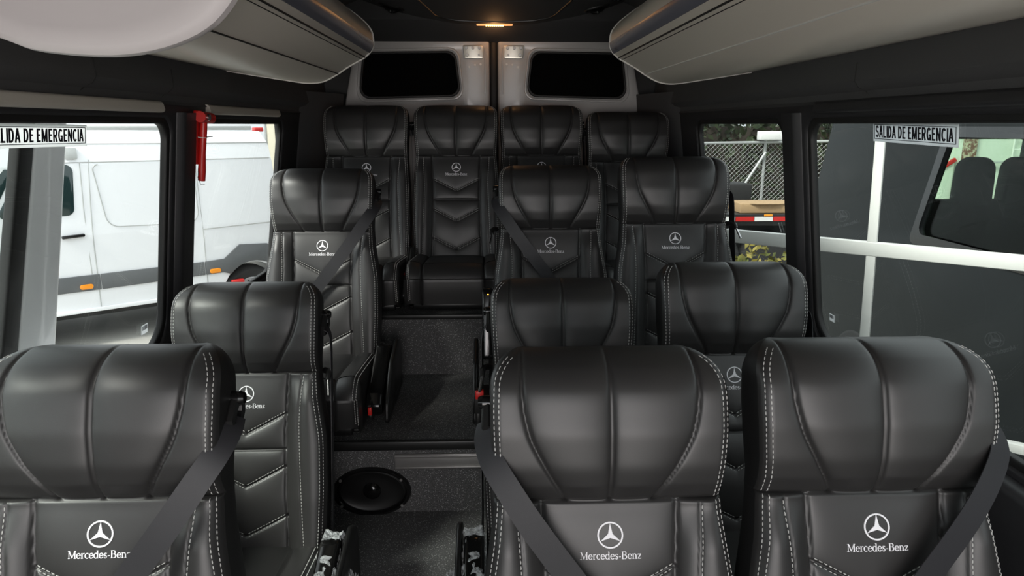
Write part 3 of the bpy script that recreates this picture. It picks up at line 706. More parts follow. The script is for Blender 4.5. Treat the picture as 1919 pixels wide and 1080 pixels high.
    b.add(P, [(i * (n2 + 1) + j, i * (n2 + 1) + j + 1, (i + 1) * (n2 + 1) + j + 1, (i + 1) * (n2 + 1) + j) for i in range(n1) for j in range(n2)])
    M['film'] = b.mesh('protective_film', FILM)
    return M, sh
WIDE, SHW = seat_meshes(.226)
SLIM, SHS = seat_meshes(.212)
def mirrored(me):
    k = me.name + '_m'
    if k in bpy.data.meshes: return bpy.data.meshes[k]
    m = me.copy(); m.name = k
    m.transform(Matrix.Scale(-1, 4, (1, 0, 0))); m.flip_normals(); return m
def seat(label, M, x, ytop, ztop, zf, aisle, belt, parts):
    """aisle: +1 / -1 side that carries the fittings"""
    dz = ztop - ZTOP - zf
    root = empty('van_seat', (x, ytop - YTOP, zf)); tag(root, label, 'seat', 'black leather van seats')
    def put(nm, me, par=root, flip=False):
        me = mirrored(me) if flip else me
        o = link(nm, me, par); 
        if par is root: o.location.z = dz
        return o
    fx = aisle < 0
    put('headrest', M['headrest']); bk = put('backrest', M['backrest']); put('back_shell', M['back_shell'])
    put('emblem', M['emblem'], bk)
    put('cushion', M['cushion'])
    ba = link('base', M['base'], root); ba.scale.z = max((.035 + dz) / .09, .1)
    put('side_cover', M['side_cover'], flip=fx)
    gd = put('belt_guide', M['belt_guide'], flip=fx); put('bolt_cap', M['bolt_cap'], gd, fx)
    if belt: tag(put('seat_belt', M[belt], flip=fx), 'belt pulled diagonally across the backrest' if belt == 'across' else 'belt hanging straight down the side')
    if 'lever' in parts:
        l = put('release_lever', M['release_lever'], flip=fx); tag(put('lever_pin', M['lever_pin'], l, fx), 'chrome pin')
    if 'armup' in parts:
        a_ = put('armrest', M['armrest_up'], flip=fx); tag(put('indicator_light', M['led'], a_, fx), 'tiny orange light')
    if 'arm' in parts:
        a_ = put('armrest', M['armrest'], flip=fx)
        if 'film' in parts: tag(put('protective_film', M['film'], a_, fx), 'crumpled clear plastic film')
    if 'buckle' in parts:
        s2 = put('buckle', M['buckle'], flip=fx); tag(put('buckle_button', M['buckle_button'], s2, fx), 'red release button')
    if 'buckle_high' in parts:
        s2 = put('buckle', M['buckle_high'], flip=fx); tag(put('buckle_button', M['button_high'], s2, fx), 'red release button')
    if 'red' in parts: tag(put('release_button', M['arm_button'], a_, fx), 'small red button')
    return root
seat('black leather seat of the nearest row left of the aisle', WIDE, -.689, 1.16, .962, 0, 1, 'across', ())
seat('black leather seat of the nearest row just right of the aisle, belt across it', WIDE, .190, 1.135, .957, 0, -1, 'across', ())
seat('black leather seat of the nearest row beside the right window', WIDE,   .646, 1.115, .976, 0, 1, 'across', ())
seat('black leather seat of the second row left of the aisle, clear film on its armrest', WIDE, -.712, 1.94, .901, 0, 1, 'stowed', ('lever', 'arm', 'film'))
seat('black leather seat of the second row just right of the aisle, emblem hidden', WIDE, .193, 1.935, .908, 0, -1, 'stowed', ('lever', 'buckle_high', 'arm', 'film'))
seat('black leather seat of the second row beside the large right window', WIDE, .669, 1.875, .966, 0, 1, 'stowed', ())
seat('black leather seat of the third row left of the aisle, belt across it', WIDE, -.684, 2.815, 1.177, .27, 1, 'across', ('arm', 'red'))
seat('black leather seat of the third row just right of the aisle, belt below its shoulder', WIDE, .228, 2.765, 1.192, .27, -1, 'across', ('armup', 'lever'))
seat('black leather seat of the third row beside the small right window', WIDE, .685, 2.615, 1.232, .27, 1, 'stowed', ('lever',))
seat('black leather seat in the left corner of the raised back row', SLIM, -.611, 3.485, 1.4445, .544, 1, 'stowed', ())
seat('black leather seat of the raised back row facing the aisle, cushion in view', SLIM, -.175, 3.50, 1.4455, .544, -1, None, ('buckle',))
seat('black leather seat of the raised back row below the right rear door window', SLIM, .248, 3.535, 1.4465, .544, 1, 'stowed', ())
seat('black leather seat in the right corner of the raised back row', SLIM, .680, 3.515, 1.4155, .544, -1, None, ())

# ------------------------------------------------------------ small fittings in the cabin
def exit_sign(side, ya, yb, za, zb, label):
    # reads along the wall as seen from inside; ya = where the text starts
    root = empty('exit_sticker', (side * wx(za), (ya + yb) / 2, za)); tag(root, label, 'sticker', 'emergency exit stickers')
    L = abs(yb - ya); H = .048; d = 1 if yb > ya else -1
    y0 = ya - (ya + yb) / 2
    def fn(off):
        return lambda a, b, c: (side * (wx(za + b) + .0178 - off - c) - side * wx(za), y0 + d * a, b + (zb - za) * (a / L))
    link('sticker_sheet', plate('sticker_sheet', [(0, 0), (L, 0), (L, H), (0, H)], [], .0012, .0001, fn(0), STICK, False), root)
    link('border', plate('border', [(.006, .006), (L - .006, .006), (L - .006, H - .006), (.006, H - .006)], [[(.0075, .0075), (L - .0075, .0075), (L - .0075, H - .0075), (.0075, H - .0075)]], .0008, .0001, fn(.0010), INK, False), root)
    # condensed bold capitals drawn as strokes, height 1
    T = .15; C_ = lambda cx, cy, rx, ry, a0, a1: (arc(cx, cy, rx, a0, a1, 14, ry), T)
    G_ = {'S': (.56, [C_(.27, .72, .18, .21, 20, 270), C_(.27, .29, .19, .22, 90, -160)]), 'A': (.60, [([(.06, 0), (.29, 1)], T), ([(.29, 1), (.53, 0)], T), ([(.14, .30), (.45, .30)], .12)]),
          'L': (.48, [([(.10, 0), (.10, 1)], T), ([(.04, .07), (.44, .07)], .14)]), 'I': (.24, [([(.12, 0), (.12, 1)], T)]),
          'D': (.60, [([(.10, 0), (.10, 1)], T), ([(.06, .93), (.27, .93)], .14), ([(.06, .07), (.27, .07)], .14), C_(.25, .50, .24, .43, 90, -90)]),
          'E': (.52, [([(.10, 0), (.10, 1)], T), ([(.04, .93), (.46, .93)], .14), ([(.04, .52), (.42, .52)], .13), ([(.04, .07), (.47, .07)], .14)]),
          'M': (.76, [([(.10, 0), (.10, 1)], T), ([(.66, 0), (.66, 1)], T), ([(.13, .97), (.38, .05)], .13), ([(.63, .97), (.38, .05)], .13)]),
          'R': (.60, [([(.10, 0), (.10, 1)], T), ([(.06, .93), (.30, .93)], .14), ([(.06, .47), (.30, .47)], .14), C_(.28, .70, .20, .23, 90, -90), ([(.30, .45), (.50, 0)], T)]),
          'G': (.62, [C_(.31, .50, .23, .43, 45, 330), ([(.32, .42), (.56, .42)], .13), ([(.52, .0), (.52, .46)], .12)]),
          'N': (.62, [([(.10, 0), (.10, 1)], T), ([(.52, 0), (.52, 1)], T), ([(.11, .97), (.51, .03)], .14)]), 'C': (.58, [C_(.31, .50, .23, .43, 45, 315)]), ' ': (.24, [])}
    txt = 'SALIDA DE EMERGENCIA'; tot = sum(G_[q][0] for q in txt); sc = (L - .024) / tot; cx = 0; b = MB(); f = fn(.0014)
    for q in txt:
        for pts, w_ in G_[q][1]:
            vs, fs = strip_pts([(p[0] * .85, p[1]) for p in pts], w_)
            k_ = len(vs); v3 = [f(.012 + (cx + p[0]) * sc, .0105 + p[1] * .028, c_) for c_ in (.0002, -.0006) for p in vs]
            b.add(v3, fs + [tuple(i_ + k_ for i_ in f_) for f_ in fs])
        cx += G_[q][0]
    m = b.mesh('lettering', INK)
    link('lettering', m, root)
exit_sign(-1, 1.325, 1.660, 1.296, 1.292, 'grey SALIDA DE EMERGENCIA sticker on the left window')
exit_sign(1, 1.725, 1.405, 1.300, 1.294, 'grey SALIDA DE EMERGENCIA sticker on the right window')
def barcode(side, y, z, label, s=1.0):
    root = empty('barcode_label', (side * wx(z), y, z)); tag(root, label, 'label')
    fn = lambda off: (lambda a, b, c: (side * (wx(z + b) + .0178 - off - c) - side * wx(z), a, b))
    link('paper', plate('paper', [(-.018 * s, -.014 * s), (.018 * s, -.014 * s), (.018 * s, .014 * s), (-.018 * s, .014 * s)], [], .001, .0001, fn(0), LABELT, False), root)
    b = MB()
    for k_ in range(11):
        w_ = random.choice((.0005, .0008, .0013)) * s; a = (-.014 + .0027 * k_) * s; f = fn(.0012)
        b.add([f(a, -.002 * s, 0), f(a + w_, -.002 * s, 0), f(a + w_, .011 * s, 0), f(a, .011 * s, 0)] + [f(a, -.002 * s, -.0006), f(a + w_, -.002 * s, -.0006), f(a + w_, .011 * s, -.0006), f(a, .011 * s, -.0006)], [(0, 1, 2, 3), (4, 5, 6, 7), (0, 1, 5, 4), (1, 2, 6, 5), (2, 3, 7, 6), (3, 0, 4, 7)])
    link('bars', b.mesh('bars', INK), root)
barcode(-1, 1.945, .760, 'small white barcode label low in the corner of the left window', 1.0)
barcode(1, 1.960, .770, 'small white barcode label low in the corner of the right window', .8)

def hammer():
    x, y = -wx(1.20) + .012, 2.205
    root = empty('emergency_hammer', (x, y, 1.20)); root.rotation_euler.y = math.atan(.13); tag(root, 'red emergency hammer in its holder on the left pillar', 'hammer')
    # holder
    b = MB(); pl = rounded([(-.02, .185), (.028, .185), (.024, .15), (.020, .02), (-.012, .02), (-.024, .15)], .008, 4)
    b.prism(pl, lambda a, c, d: (d, a, c), -.004, .008); link('holder', b.mesh('holder', REDP, bevel=.002), root)
    b = MB(); b.tube([(.020, .004, .165), (.020, .002, .12), (.018, .004, .06), (.017, .006, .0), (.016, .008, -.030)], [.010, .011, .010, .012, .011], 12)
    h = link('handle', b.mesh('handle', REDP, smooth=True), root)
    b = MB(); b.cyl((.020, -.026, .168), (.020, .056, .164), .017, 16); link('head', b.mesh('head', REDP, smooth=True), root)
    b = MB(); b.cyl((.034, -.004, .168), (.041, -.004, .168), .010, 16); tag(link('screw', b.mesh('screw', CHROME, smooth=True), root), 'chrome screw head')
    b = MB(); b.tube([(.012, -.018, .105), (.031, .0, .105), (.012, .02, .104), (.02, .075, .107)], .0014, 6); tag(link('cable_tie', b.mesh('cable_tie', WHITEL, smooth=True), root), 'pale cable tie')
    b = MB(); b.tube([(.014, -.012, .0), (.016, -.022, -.018), (.020, -.008, -.04), (.024, .012, -.042)], .0009, 6); link('wire_loop', b.mesh('wire_loop', CHROME, smooth=True), root)
hammer()
def speaker():
    root = empty('floor_speaker', (-.435, 2.19, .085)); tag(root, 'black oval loudspeaker set into the carpeted step below the aisle', 'speaker')
    rx, rz = .138, .092
    def el(k, y, off=0): return [(rx * k * math.cos(a), y, rz * k * math.sin(a)) for a in np.linspace(0, 2 * math.pi, 48, endpoint=False)]
    b = MB(); rings = [(1.0, 0), (1.0, -.010), (.97, -.016), (.90, -.016), (.87, -.010), (.84, -.002)]
    vs = []
    for k_, y in rings: vs += el(k_, y)
    b.add(vs, [(i * 48 + j, i * 48 + (j + 1) % 48, (i + 1) * 48 + (j + 1) % 48, (i + 1) * 48 + j) for i in range(5) for j in range(48)]); link('rim', b.mesh('rim', GLOSSP, smooth=True), root)
    b = MB(); vs = []; rings = [(.86, -.003), (.80, -.008), (.74, -.004), (.45, .0), (.25, -.001)]
    for k_, y in rings: vs += el(k_, y)
    b.add(vs, [(i * 48 + j, i * 48 + (j + 1) % 48, (i + 1) * 48 + (j + 1) % 48, (i + 1) * 48 + j) for i in range(4) for j in range(48)] + [tuple(4 * 48 + j for j in range(48))]); link('cone', b.mesh('cone', BLACKP, smooth=True), root)
    b = MB(); vs = []
    for q in (0, .5, .8, 1.0): vs += [(.032 * math.cos(a) * math.cos(q * 1.5), -.003 - .014 * math.sin(q * 1.5), .032 * math.sin(a) * math.cos(q * 1.5)) for a in np.linspace(0, 2 * math.pi, 24, endpoint=False)]
    b.add(vs, [(i * 24 + j, i * 24 + (j + 1) % 24, (i + 1) * 24 + (j + 1) % 24, (i + 1) * 24 + j) for i in range(3) for j in range(24)] + [tuple(72 + j for j in range(24))]); link('dust_cap', b.mesh('dust_cap', GLOSSP, smooth=True), root)
    b = MB()
    for a in (R(35), R(145), R(215), R(325)):
        b = MB(); b.cyl((rx * .93 * math.cos(a), -.016, rz * .93 * math.sin(a)), (rx * .93 * math.cos(a), -.020, rz * .93 * math.sin(a)), .005, 10); link('screw', b.mesh('screw', ALU, smooth=True), root)
speaker()

# ------------------------------------------------------------ outside
GZ = -.9
g = MB(); g.box((0, 5, GZ - .05), (90, 90, .1)); struct(link('ground', g.mesh('ground', ASPH)))
# edge of the opened sliding door seen through the left window
hole = rounded([(.45, .67), (1.68, .68), (1.805, 1.41), (.45, 1.41)], [.1, .11, .06, .06], 8)
outer = rounded([(.30, -.6), (1.75, -.6), (1.84, .45), (1.91, 1.0), (1.97, 1.52), (.30, 1.52)], [.05, .1, .1, .1, .06, .05], 6)
d3 = struct(link('door_3', plate('door_3', outer, [scaled(hole, .015)], .05, .018, wallmap(-1, .25), VANW)))
link('window_seal', plate('window_seal', scaled(hole, .020), [scaled(hole, -.045)], .03, .008, wallmap(-1, .24), RUBBER), d3)
link('window_pane', plate('window_pane', scaled(hole, -.03), [], .004, .0005, wallmap(-1, .245), GLASS_L, False), d3)

def white_van():
    a = R(53); u = Vector((math.sin(a), math.cos(a), 0)); nrm = Vector((-math.cos(a), math.sin(a), 0))
    root = empty('white_van', (-4.02, 7.03, GZ), math.atan2(u.y, u.x)); tag(root, 'white delivery van parked outside the left windows', 'van')
    # local: x along the van (rear +), y = depth away (left of u) ; side facing us at y = 0
    w = 1.95; xf, xr = -1.75, 1.90; wxs = (-.95, 1.53)
    def archp(cx): return [(cx + .34 * math.cos(q), .345 + .34 * math.sin(q)) for q in np.linspace(math.pi * 1.02, -.02 * math.pi, 14)]
    poly = [(xf, .36)] + [(p[0], max(p[1], .36)) for p in archp(wxs[0])] + [(p[0], max(p[1], .36)) for p in archp(wxs[1])] + [(xr, .36), (xr + .02, 1.2), (xr - .04, 2.0), (xr - .10, 2.17), (-.2, 2.19), (-.55, 2.12), (-.78, 2.0), (-1.20, 1.30), (-1.66, 1.12), (xf, .90)]
    b = MB(); b.prism(poly, lambda p, q, d: (p, d, q), 0, w); me = b.mesh('body', VANW)
    bm = bmesh.new(); bm.from_mesh(me)
    for z in (1.15, 1.85, 2.05):
        bmesh.ops.bisect_plane(bm, geom=bm.verts[:] + bm.edges[:] + bm.faces[:], plane_co=(0, 0, z), plane_no=(0, 0, 1))
    for v in bm.verts:
        ins = np.interp(v.co.z, [0, 1.15, 1.85, 2.05, 2.2], [0, 0, .05, .09, .20]); v.co.y += ins if v.co.y < 1 else -ins
    bmesh.ops.recalc_face_normals(bm, faces=bm.faces); bm.to_mesh(me); bm.free(); link('body', me, root)
    def ins(z): return float(np.interp(z, [0, 1.15, 1.85, 2.05, 2.2], [0, 0, .05, .09, .20]))
    def onside(name, poly, m, th=.02, par=root, bev=.004):
        b = MB(); vs = [(p, ins(q) - th, q) for p, q in poly] + [(p, ins(q) + .01, q) for p, q in poly]; n = len(poly)
        b.add(vs, [tuple(range(n)), tuple(range(n, 2 * n))] + [(i, (i + 1) % n, n + (i + 1) % n, n + i) for i in range(n)])
        return link(name, b.mesh(name, m, bevel=bev), par)
    onside('moulding', [(-.57, .585), (-.02, .585), (-.02, .745), (-.57, .745)], VANDARK)
    onside('moulding', [(-.01, .585), (1.0, .595), (1.0, .745), (-.01, .745)], VANDARK)
    onside('moulding', [(1.012, .595), (1.20, .60)] + [(1.55 + .35 * math.cos(q), .345 + .35 * math.sin(q)) for q in np.linspace(R(140), R(20), 12)] + [(1.88, .60), (1.88, .76), (1.72, .88), (1.40, .90), (1.22, .755), (1.012, .745)], VANDARK)
    onside('sill', [(-.6, .36), (1.10, .36), (1.10, .40), (-.6, .40)], VANW)
    for x0 in (-.15, 1.11): onside('side_marker', rounded([(x0 - .06, .605), (x0 + .06, .605), (x0 + .06, .655), (x0 - .06, .655)], .022, 4), ORANGE, .03)
    vg = mat('van_glass', (.012, .028, .028), .08, spec=.7)
    wv = onside('door_window', rounded([(-.80, 1.36), (-.16, 1.36), (-.11, 1.86), (-.52, 1.86)], [.05, .07, .07, .05], 5), vg, .008)
    onside('door_window', rounded([(-1.10, 1.34), (-.84, 1.36), (-.60, 1.80), (-.66, 1.84)], .03, 4), vg, .008)
    h = onside('door_handle', rounded([(-.30, 1.135), (-.10, 1.145), (-.10, 1.175), (-.30, 1.165)], .012, 4), GLOSSP, .04)
    onside('step_lamp', rounded([(-.17, 1.91), (-.06, 1.91), (-.06, 2.02), (-.17, 2.02)], .015, 4), FENCE, .03)
    onside('red_stripe', [(-1.6, .78), (-.72, .78), (-.72, .985), (-1.6, .985)], REDP, .006, bev=0)
    b = MB()
    def line(p): b.tube([(x, ins(z) - .002, z) for x, z in p], .005, 5)
    line([(-.045, .40), (-.03, 1.1), (-.01, 1.45), (.03, 1.90)]); line([(-.085, .75), (-.075, 1.4), (-.05, 1.87)]); line([(1.02, .40), (1.03, 1.05), (1.03, 1.85)])
    line([(-.2, 1.875), (1.85, 1.868)]); line([(-.15, 2.055), (1.86, 2.04)]); line([(1.03, 1.11), (1.85, 1.13)])
    line([(p[0], p[1]) for p in rounded([(.05, 1.85), (.12, 1.22), (1.0, 1.19), (1.0, 1.85)], [.05, .12, .12, .05], 6)])
    link('panel_gap', b.mesh('panel_gap', FENCE, smooth=True), root)
    b = MB(); b.box((.85, .34, 2.205), (1.75, .28, .05)); link('roof_vent', b.mesh('roof_vent', FENCE, bevel=.01), root)
    b = MB(); b.box((xr - .03, .42, 2.185), (.10, .12, .05)); link('brake_lamp', b.mesh('brake_lamp', REDP, bevel=.01), root)
    b = MB(); b.box((-.93, -.10, 1.36), (.08, .14, .20)); b.box((-.90, -.02, 1.30), (.05, .12, .05)); mr = link('mirror', b.mesh('mirror', VANDARK, bevel=.03), root)
    b = MB(); b.box((-.89, -.175, 1.29), (.04, .02, .05)); link('indicator', b.mesh('indicator', ORANGE, bevel=.005), mr)
    for cx in wxs:
        b = MB(); prof_ = [(.20, 0), (.30, -.02), (.335, .02), (.345, .06), (.345, .20), (.32, .24), (.20, .24)]; n = 40; vs = []
        for r_, d_ in prof_: vs += [(r_ * math.cos(t_), d_, r_ * math.sin(t_)) for t_ in np.linspace(0, 2 * math.pi, n, endpoint=False)]
        b.add(vs, [(i * n + j, i * n + (j + 1) % n, (i + 1) * n + (j + 1) % n, (i + 1) * n + j) for i in range(6) for j in range(n)])
        wh = link('wheel', b.mesh('wheel', TYRE, smooth=True), root); wh.location = (cx - .01, .03, .315); wh.scale = (.9, 1, .9)
        b = MB(); n = 40; vs = []; pf = [(.21, .005), (.19, .0), (.175, .03), (.12, .02), (.08, .0), (.04, -.015), (.001, -.015)]
        for r_, d_ in pf: vs += [(r_ * math.cos(t_), d_, r_ * math.sin(t_)) for t_ in np.linspace(0, 2 * math.pi, n, endpoint=False)]
        b.add(vs, [(i * n + j, i * n + (j + 1) % n, (i + 1) * n + (j + 1) % n, (i + 1) * n + j) for i in range(6) for j in range(n)]); ri = link('rim', b.mesh('rim', RIM, smooth=True), wh)
        b = MB()
        for t_ in np.linspace(0, 2 * math.pi, 14, endpoint=False): b.cyl((.148 * math.cos(t_), .012, .148 * math.sin(t_)), (.148 * math.cos(t_), .035, .148 * math.sin(t_)), .017, 10)
        link('rim_hole', b.mesh('rim_hole', TYRE), wh)
    b = MB(); b.box((0.1, .95, .33), (3.2, 1.6, .1)); link('underbody', b.mesh('underbody', TYRE), root)
    b = MB(); b.box((1.34, -.03, .45), (.14, .06, .10)); tag(link('wheel_clamp', b.mesh('wheel_clamp', REDP, bevel=.01), root), 'red block on the rear tyre')
white_van()

def banner():
    root = empty('feather_banner', (-3.35, 10.6, GZ)); tag(root, 'cream feather banner with red edge standing behind the white van', 'banner')
    b = MB(); b.cyl((0, 0, 0), (0, 0, 2.9), .02, 10); link('pole', b.mesh('pole', FENCE, smooth=True), root)
    pl = [(.0, .7), (.0, 2.55), (.04, 2.82), (.08, 2.88), (.13, 2.72), (.20, 2.2), (.22, 1.5), (.20, .7)]
    pl = [(p * 1.0, q) for p, q in pl]
    b = MB(); b.prism(pl, lambda a, c, d: (a, d, c), -.006, .006); c_ = link('cloth', b.mesh('cloth', CREAM), root)
    b = MB(); b.tube([(a, 0, c) for a, c in pl], .012, 6, True); link('hem', b.mesh('hem', REDP, smooth=True), c_)
banner()

def gate():
    a = R(51.8); u = Vector((-math.sin(a), math.cos(a), 0))
    root = empty('metal_gate', (2.30, 2.827, GZ), math.atan2(u.y, u.x)); tag(root, 'white metal gate frame standing outside the right windows', 'gate')
    x0, x1 = -.16, 1.31
    for z, h in ((.757 - GZ, .068), (-.088 - GZ, .045), (1.55 - GZ, .06)):
        b = MB(); b.box(((x0 + x1) / 2, 0, z), (x1 - x0, .04, h)); b.box(((x0 + x1) / 2, -.024, z + h * .22), (x1 - x0, .012, h * .45)); link('rail', b.mesh('rail', GATEW, bevel=.004), root)
    for x, lean in ((x0, 0), (.577, .045)):
        b = MB(); b.prism([(x - .021 - lean, 0), (x + .021 - lean, 0), (x + .021 + lean * 1.1, 2.5), (x - .021 + lean * 1.1, 2.5)], lambda p, q, d: (p, d, q), -.018, .018)
        b.prism([(x - .005 - lean, 0), (x + .003 - lean, 0), (x + .003 + lean * 1.1, 2.5), (x - .005 + lean * 1.1, 2.5)], lambda p, q, d: (p, d, q), -.023, .0)
        link('stile', b.mesh('stile', GATEW, bevel=.003), root)
gate()

def dark_van():
    X = 2.85; root = empty('dark_grey_van', (X, 4.0, GZ)); tag(root, 'dark grey van with tinted windows parked close outside the large right window', 'van')
    L = lambda p: (p[0] - X, p[1] - 4.0, p[2] - GZ)
    outer = rounded([(-.8, -.55), (5.95, -.55), (6.05, .4), (5.85, 1.75), (-.8, 1.75)], [.1, .1, .3, .2, .1])
    hole = rounded([(.4, .61), (4.47, .61), (4.36, 1.285), (.4, 1.285)], [.05, .06, .05, .05])
    sx = lambda b: .02 + max(0, b - .5) * .10
    link('body_side', plate('body_side', outer, [hole], .06, .012, lambda a, b, c: L((X + sx(b) + c, a, b)), GREYVAN), root)
    link('body_side', plate('body_side', outer, [], .06, .012, lambda a, b, c: L((X + 1.9 - sx(b) + c, a, b)), VANBLK), root)
    dg = glass('dark_van_glass', (.84, .90, .85), 1.18)
    link('window_pane', plate('window_pane', scaled(hole, .01), [], .005, .0005, lambda a, b, c: L((X + sx(b) + .01 + c, a, b)), dg, False), root)
    b = MB(); b.prism([(X + .05, 1.72), (X + .2, 1.80), (X + 1.7, 1.80), (X + 1.85, 1.72), (X + 1.85, 1.62), (X + .05, 1.62)], lambda a, c, d: L((a, d, c)), -.8, 5.85); link('roof', b.mesh('roof', GREYVAN), root)
    b = MB(); b.box(L((X + .95, 2.5, -.2)), (1.8, 6.6, .7)); link('cabin_floor', b.mesh('cabin_floor', VANBLK), root)
    tg = rounded([(X + .05, -.5), (X + 1.85, -.5), (X + 1.85, .6), (X + 1.75, 1.70), (X + .15, 1.70), (X + .05, .6)], .05)
    th = rounded([(X + .22, .56), (X + 1.84, .56), (X + 1.82, 1.22), (X + .28, 1.22)], .08)
    t_ = link('tailgate', plate('tailgate', tg, [th], .05, .01, lambda a, b, c: L((a, 5.9 + c, b)), VANBLK), root)
    link('window_pane', plate('window_pane', scaled(th, .01), [], .005, .0005, lambda a, b, c: L((a, 5.9 + c, b)), dg, False), t_)
    link('window_surround', plate('window_surround', rounded([(.3, .56), (4.52, .56), (4.40, 1.33), (.3, 1.33)], .05), [scaled(hole, -.02)], .004, .0005, lambda a, b, c: L((X + sx(b) - .032 + c, a, b)), GLOSSP, False), root)
    for xx in (3.25, 3.725, 4.08, 4.45):
        b = MB(); pl = rounded([(-.14, .1), (.14, .1), (.135, .88), (.125, 1.10), (-.125, 1.10), (-.135, .88)], [.02, .02, .06, .10, .10, .06], 6)
        b.prism(pl, lambda a, c, d: L((xx + a, 5.2 + d, c)), -.06, .06); link('seat_back', b.mesh('seat_back', VANBLK, bevel=.03), root)
    b = MB(); b.box(L((3.85, 5.22, .40)), (1.5, .16, .75)); link('bench_back', b.mesh('bench_back', VANBLK, bevel=.04), root)
    b = MB(); b.tube([L((X - .016 + sx(z), y, z)) for y, z in ((5.42, 1.70), (5.44, 1.3), (5.38, .5), (5.36, -.2))], .006, 6); link('panel_gap', b.mesh('panel_gap', RUBBER), root)
    b = MB(); b.tube([L((X - .016 + sx(z), y, z)) for y, z in ((5.9, .10), (4.5, .12), (.2, .16))], .010, 6); link('body_crease', b.mesh('body_crease', GREYVAN, smooth=True), root)
    for cy in (5.0, 1.2):
        b = MB(); b.cyl(L((X - .02, cy, GZ + .34)), L((X + .22, cy, GZ + .34)), .34, 32); link('wheel', b.mesh('wheel', TYRE, bevel=.03), root)
dark_van()

def truck():
    root = empty('box_truck', (6.75, 9.7, GZ)); tag(root, 'pale green white box truck with rust and a ladder, seen through the dark grey van', 'truck')
    b = MB(); b.box((2.1, 1.3, 2.2), (4.2, 2.5, 2.6)); link('cargo_box', b.mesh('cargo_box', TRUCKW, bevel=.02), root)
    b = MB(); b.box((.10, .02, 2.1), (.17, .08, 2.5)); link('corner_post', b.mesh('corner_post', RUST, bevel=.01), root)
    b = MB(); b.box((-.18, .1, 1.66), (.36, .05, .06), Matrix.Rotation(R(-32), 3, 'Y')); tag(link('diagonal_bar', b.mesh('diagonal_bar', REDP, bevel=.01), root), 'red diagonal bar')
    b = MB(); b.box((-.12, 1.2, 1.3), (.2, 2.2, .9)); link('cab_corner', b.mesh('cab_corner', TRUCKW, bevel=.03), root)
    b = MB()
    for x in (.70, .86): b.cyl((x, -.03, 1.6), (x, -.03, 2.35), .012, 8)
    for z in (1.7, 1.9, 2.1, 2.3): b.cyl((.70, -.03, z), (.86, -.03, z), .009, 8)
    link('ladder', b.mesh('ladder', GATEW, smooth=True), root)
    b = MB(); b.box((2.1, 1.3, .62), (4.0, 2.2, .3)); link('chassis', b.mesh('chassis', TYRE, bevel=.02), root)
    for x in (.9, 3.2):
        b = MB(); b.cyl((x, -.02, .45), (x, .3, .45), .45, 28); link('wheel', b.mesh('wheel', TYRE, bevel=.04), root)
    for x in (.33, .50):
        b = MB(); b.box((x, -.02, 1.14), (.07, .04, .05)); link('marker_lamp', b.mesh('marker_lamp', REDP, bevel=.008), root)
    b = MB(); b.box((2.1, -.015, 1.72), (4.1, .03, .03)); link('side_rail', b.mesh('side_rail', FENCE, bevel=.005), root)
truck()

def trailer():
    root = empty('flatbed_trailer', (3.7, 9.2, GZ)); tag(root, 'dark flatbed trailer with red and white reflective tape, seen through the small right window', 'trailer')
    b = MB(); b.box((.1, .9, .97), (3.6, 1.8, .16)); link('deck', b.mesh('deck', BLACKP, bevel=.01), root)
    for k_ in range(13):
        b = MB(); b.box((-1.65 + .26 * k_ + .13, -.006, .985), (.25, .012, .06)); o = link('reflective_tape', b.mesh('reflective_tape', REDP if k_ % 2 else WHITEL), root)
    b = MB(); b.box((.10, -.012, 1.035), (.12, .02, .03)); link('side_lamp', b.mesh('side_lamp', ORANGE, bevel=.01), root)
    for x in (-.6, .2, 1.2):
        b = MB(); b.cyl((x, .1, .40), (x, .4, .40), .40, 28); link('wheel', b.mesh('wheel', TYRE, bevel=.04), root)
    b = MB(); b.box((-.05, 1.2, 1.20), (.55, .5, .36)); link('tool_crate', b.mesh('tool_crate', TYRE, bevel=.03), root)
    b = MB(); b.box((.1, 1.0, .62), (3.4, 1.5, .5)); link('chassis', b.mesh('chassis', TYRE, bevel=.01), root)
trailer()
bx = empty('cardboard_box', (4.05, 9.55, GZ + 1.05)); tag(bx, 'flattened tan cardboard box lying on the flatbed trailer', 'box')
b = MB(); b.box((0, 0, .065), (1.2, .5, .13)); link('carton', b.mesh('carton', CARD, bevel=.01), bx)
b = MB(); b.prism([(-.48, -.25), (.05, -.25), (-.1, -.30), (-.38, -.30)], lambda a, c, d: (a, c, d), .128, .136); link('flap', b.mesh('flap', CARD), bx)

def fence():
    root = empty('chain_link_fence', (4.6, 12.5, GZ)); tag(root, 'chain link fence with diagonal brace in front of the dark trees', 'fence')
    b = MB(); x0, x1, h = -1.6, 3.0, 1.9; p = .085; d = -h
    while d < (x1 - x0):
        for sg in (1, -1):
            a0 = (x0 + d, 0) if sg > 0 else (x0 + d, h); pts = []
            xa, xb = max(x0, x0 + d), min(x1, x0 + d + h)
            if xb > xa:
                za, zb = xa - (x0 + d), xb - (x0 + d)
                if sg < 0: za, zb = h - za, h - zb
                b.tube([(xa, .004 * sg, za), (xb, .004 * sg, zb)], .0022, 4)
        d += p
    link('wire_mesh', b.mesh('wire_mesh', FENCE), root)
    for x in (-1.6, .42, 3.0):
        b = MB(); b.cyl((x, .03, 0), (x, .03, 2.0), .025, 12); link('post', b.mesh('post', FENCE, smooth=True), root)
    b = MB(); b.cyl((x0, .03, 1.9), (x1, .03, 1.97), .025, 10); link('top_rail', b.mesh('top_rail', FENCE, smooth=True), root)
    b = MB(); b.cyl((.42, -.02, 1.76), (-.55, -.02, .14), .025, 10); link('brace', b.mesh('brace', FENCE, smooth=True), root)
    b = MB(); b.box((.46, -.05, 2.05), (.42, .2, .16)); link('lamp_box', b.mesh('lamp_box', WHITEL, bevel=.02), root)
fence()

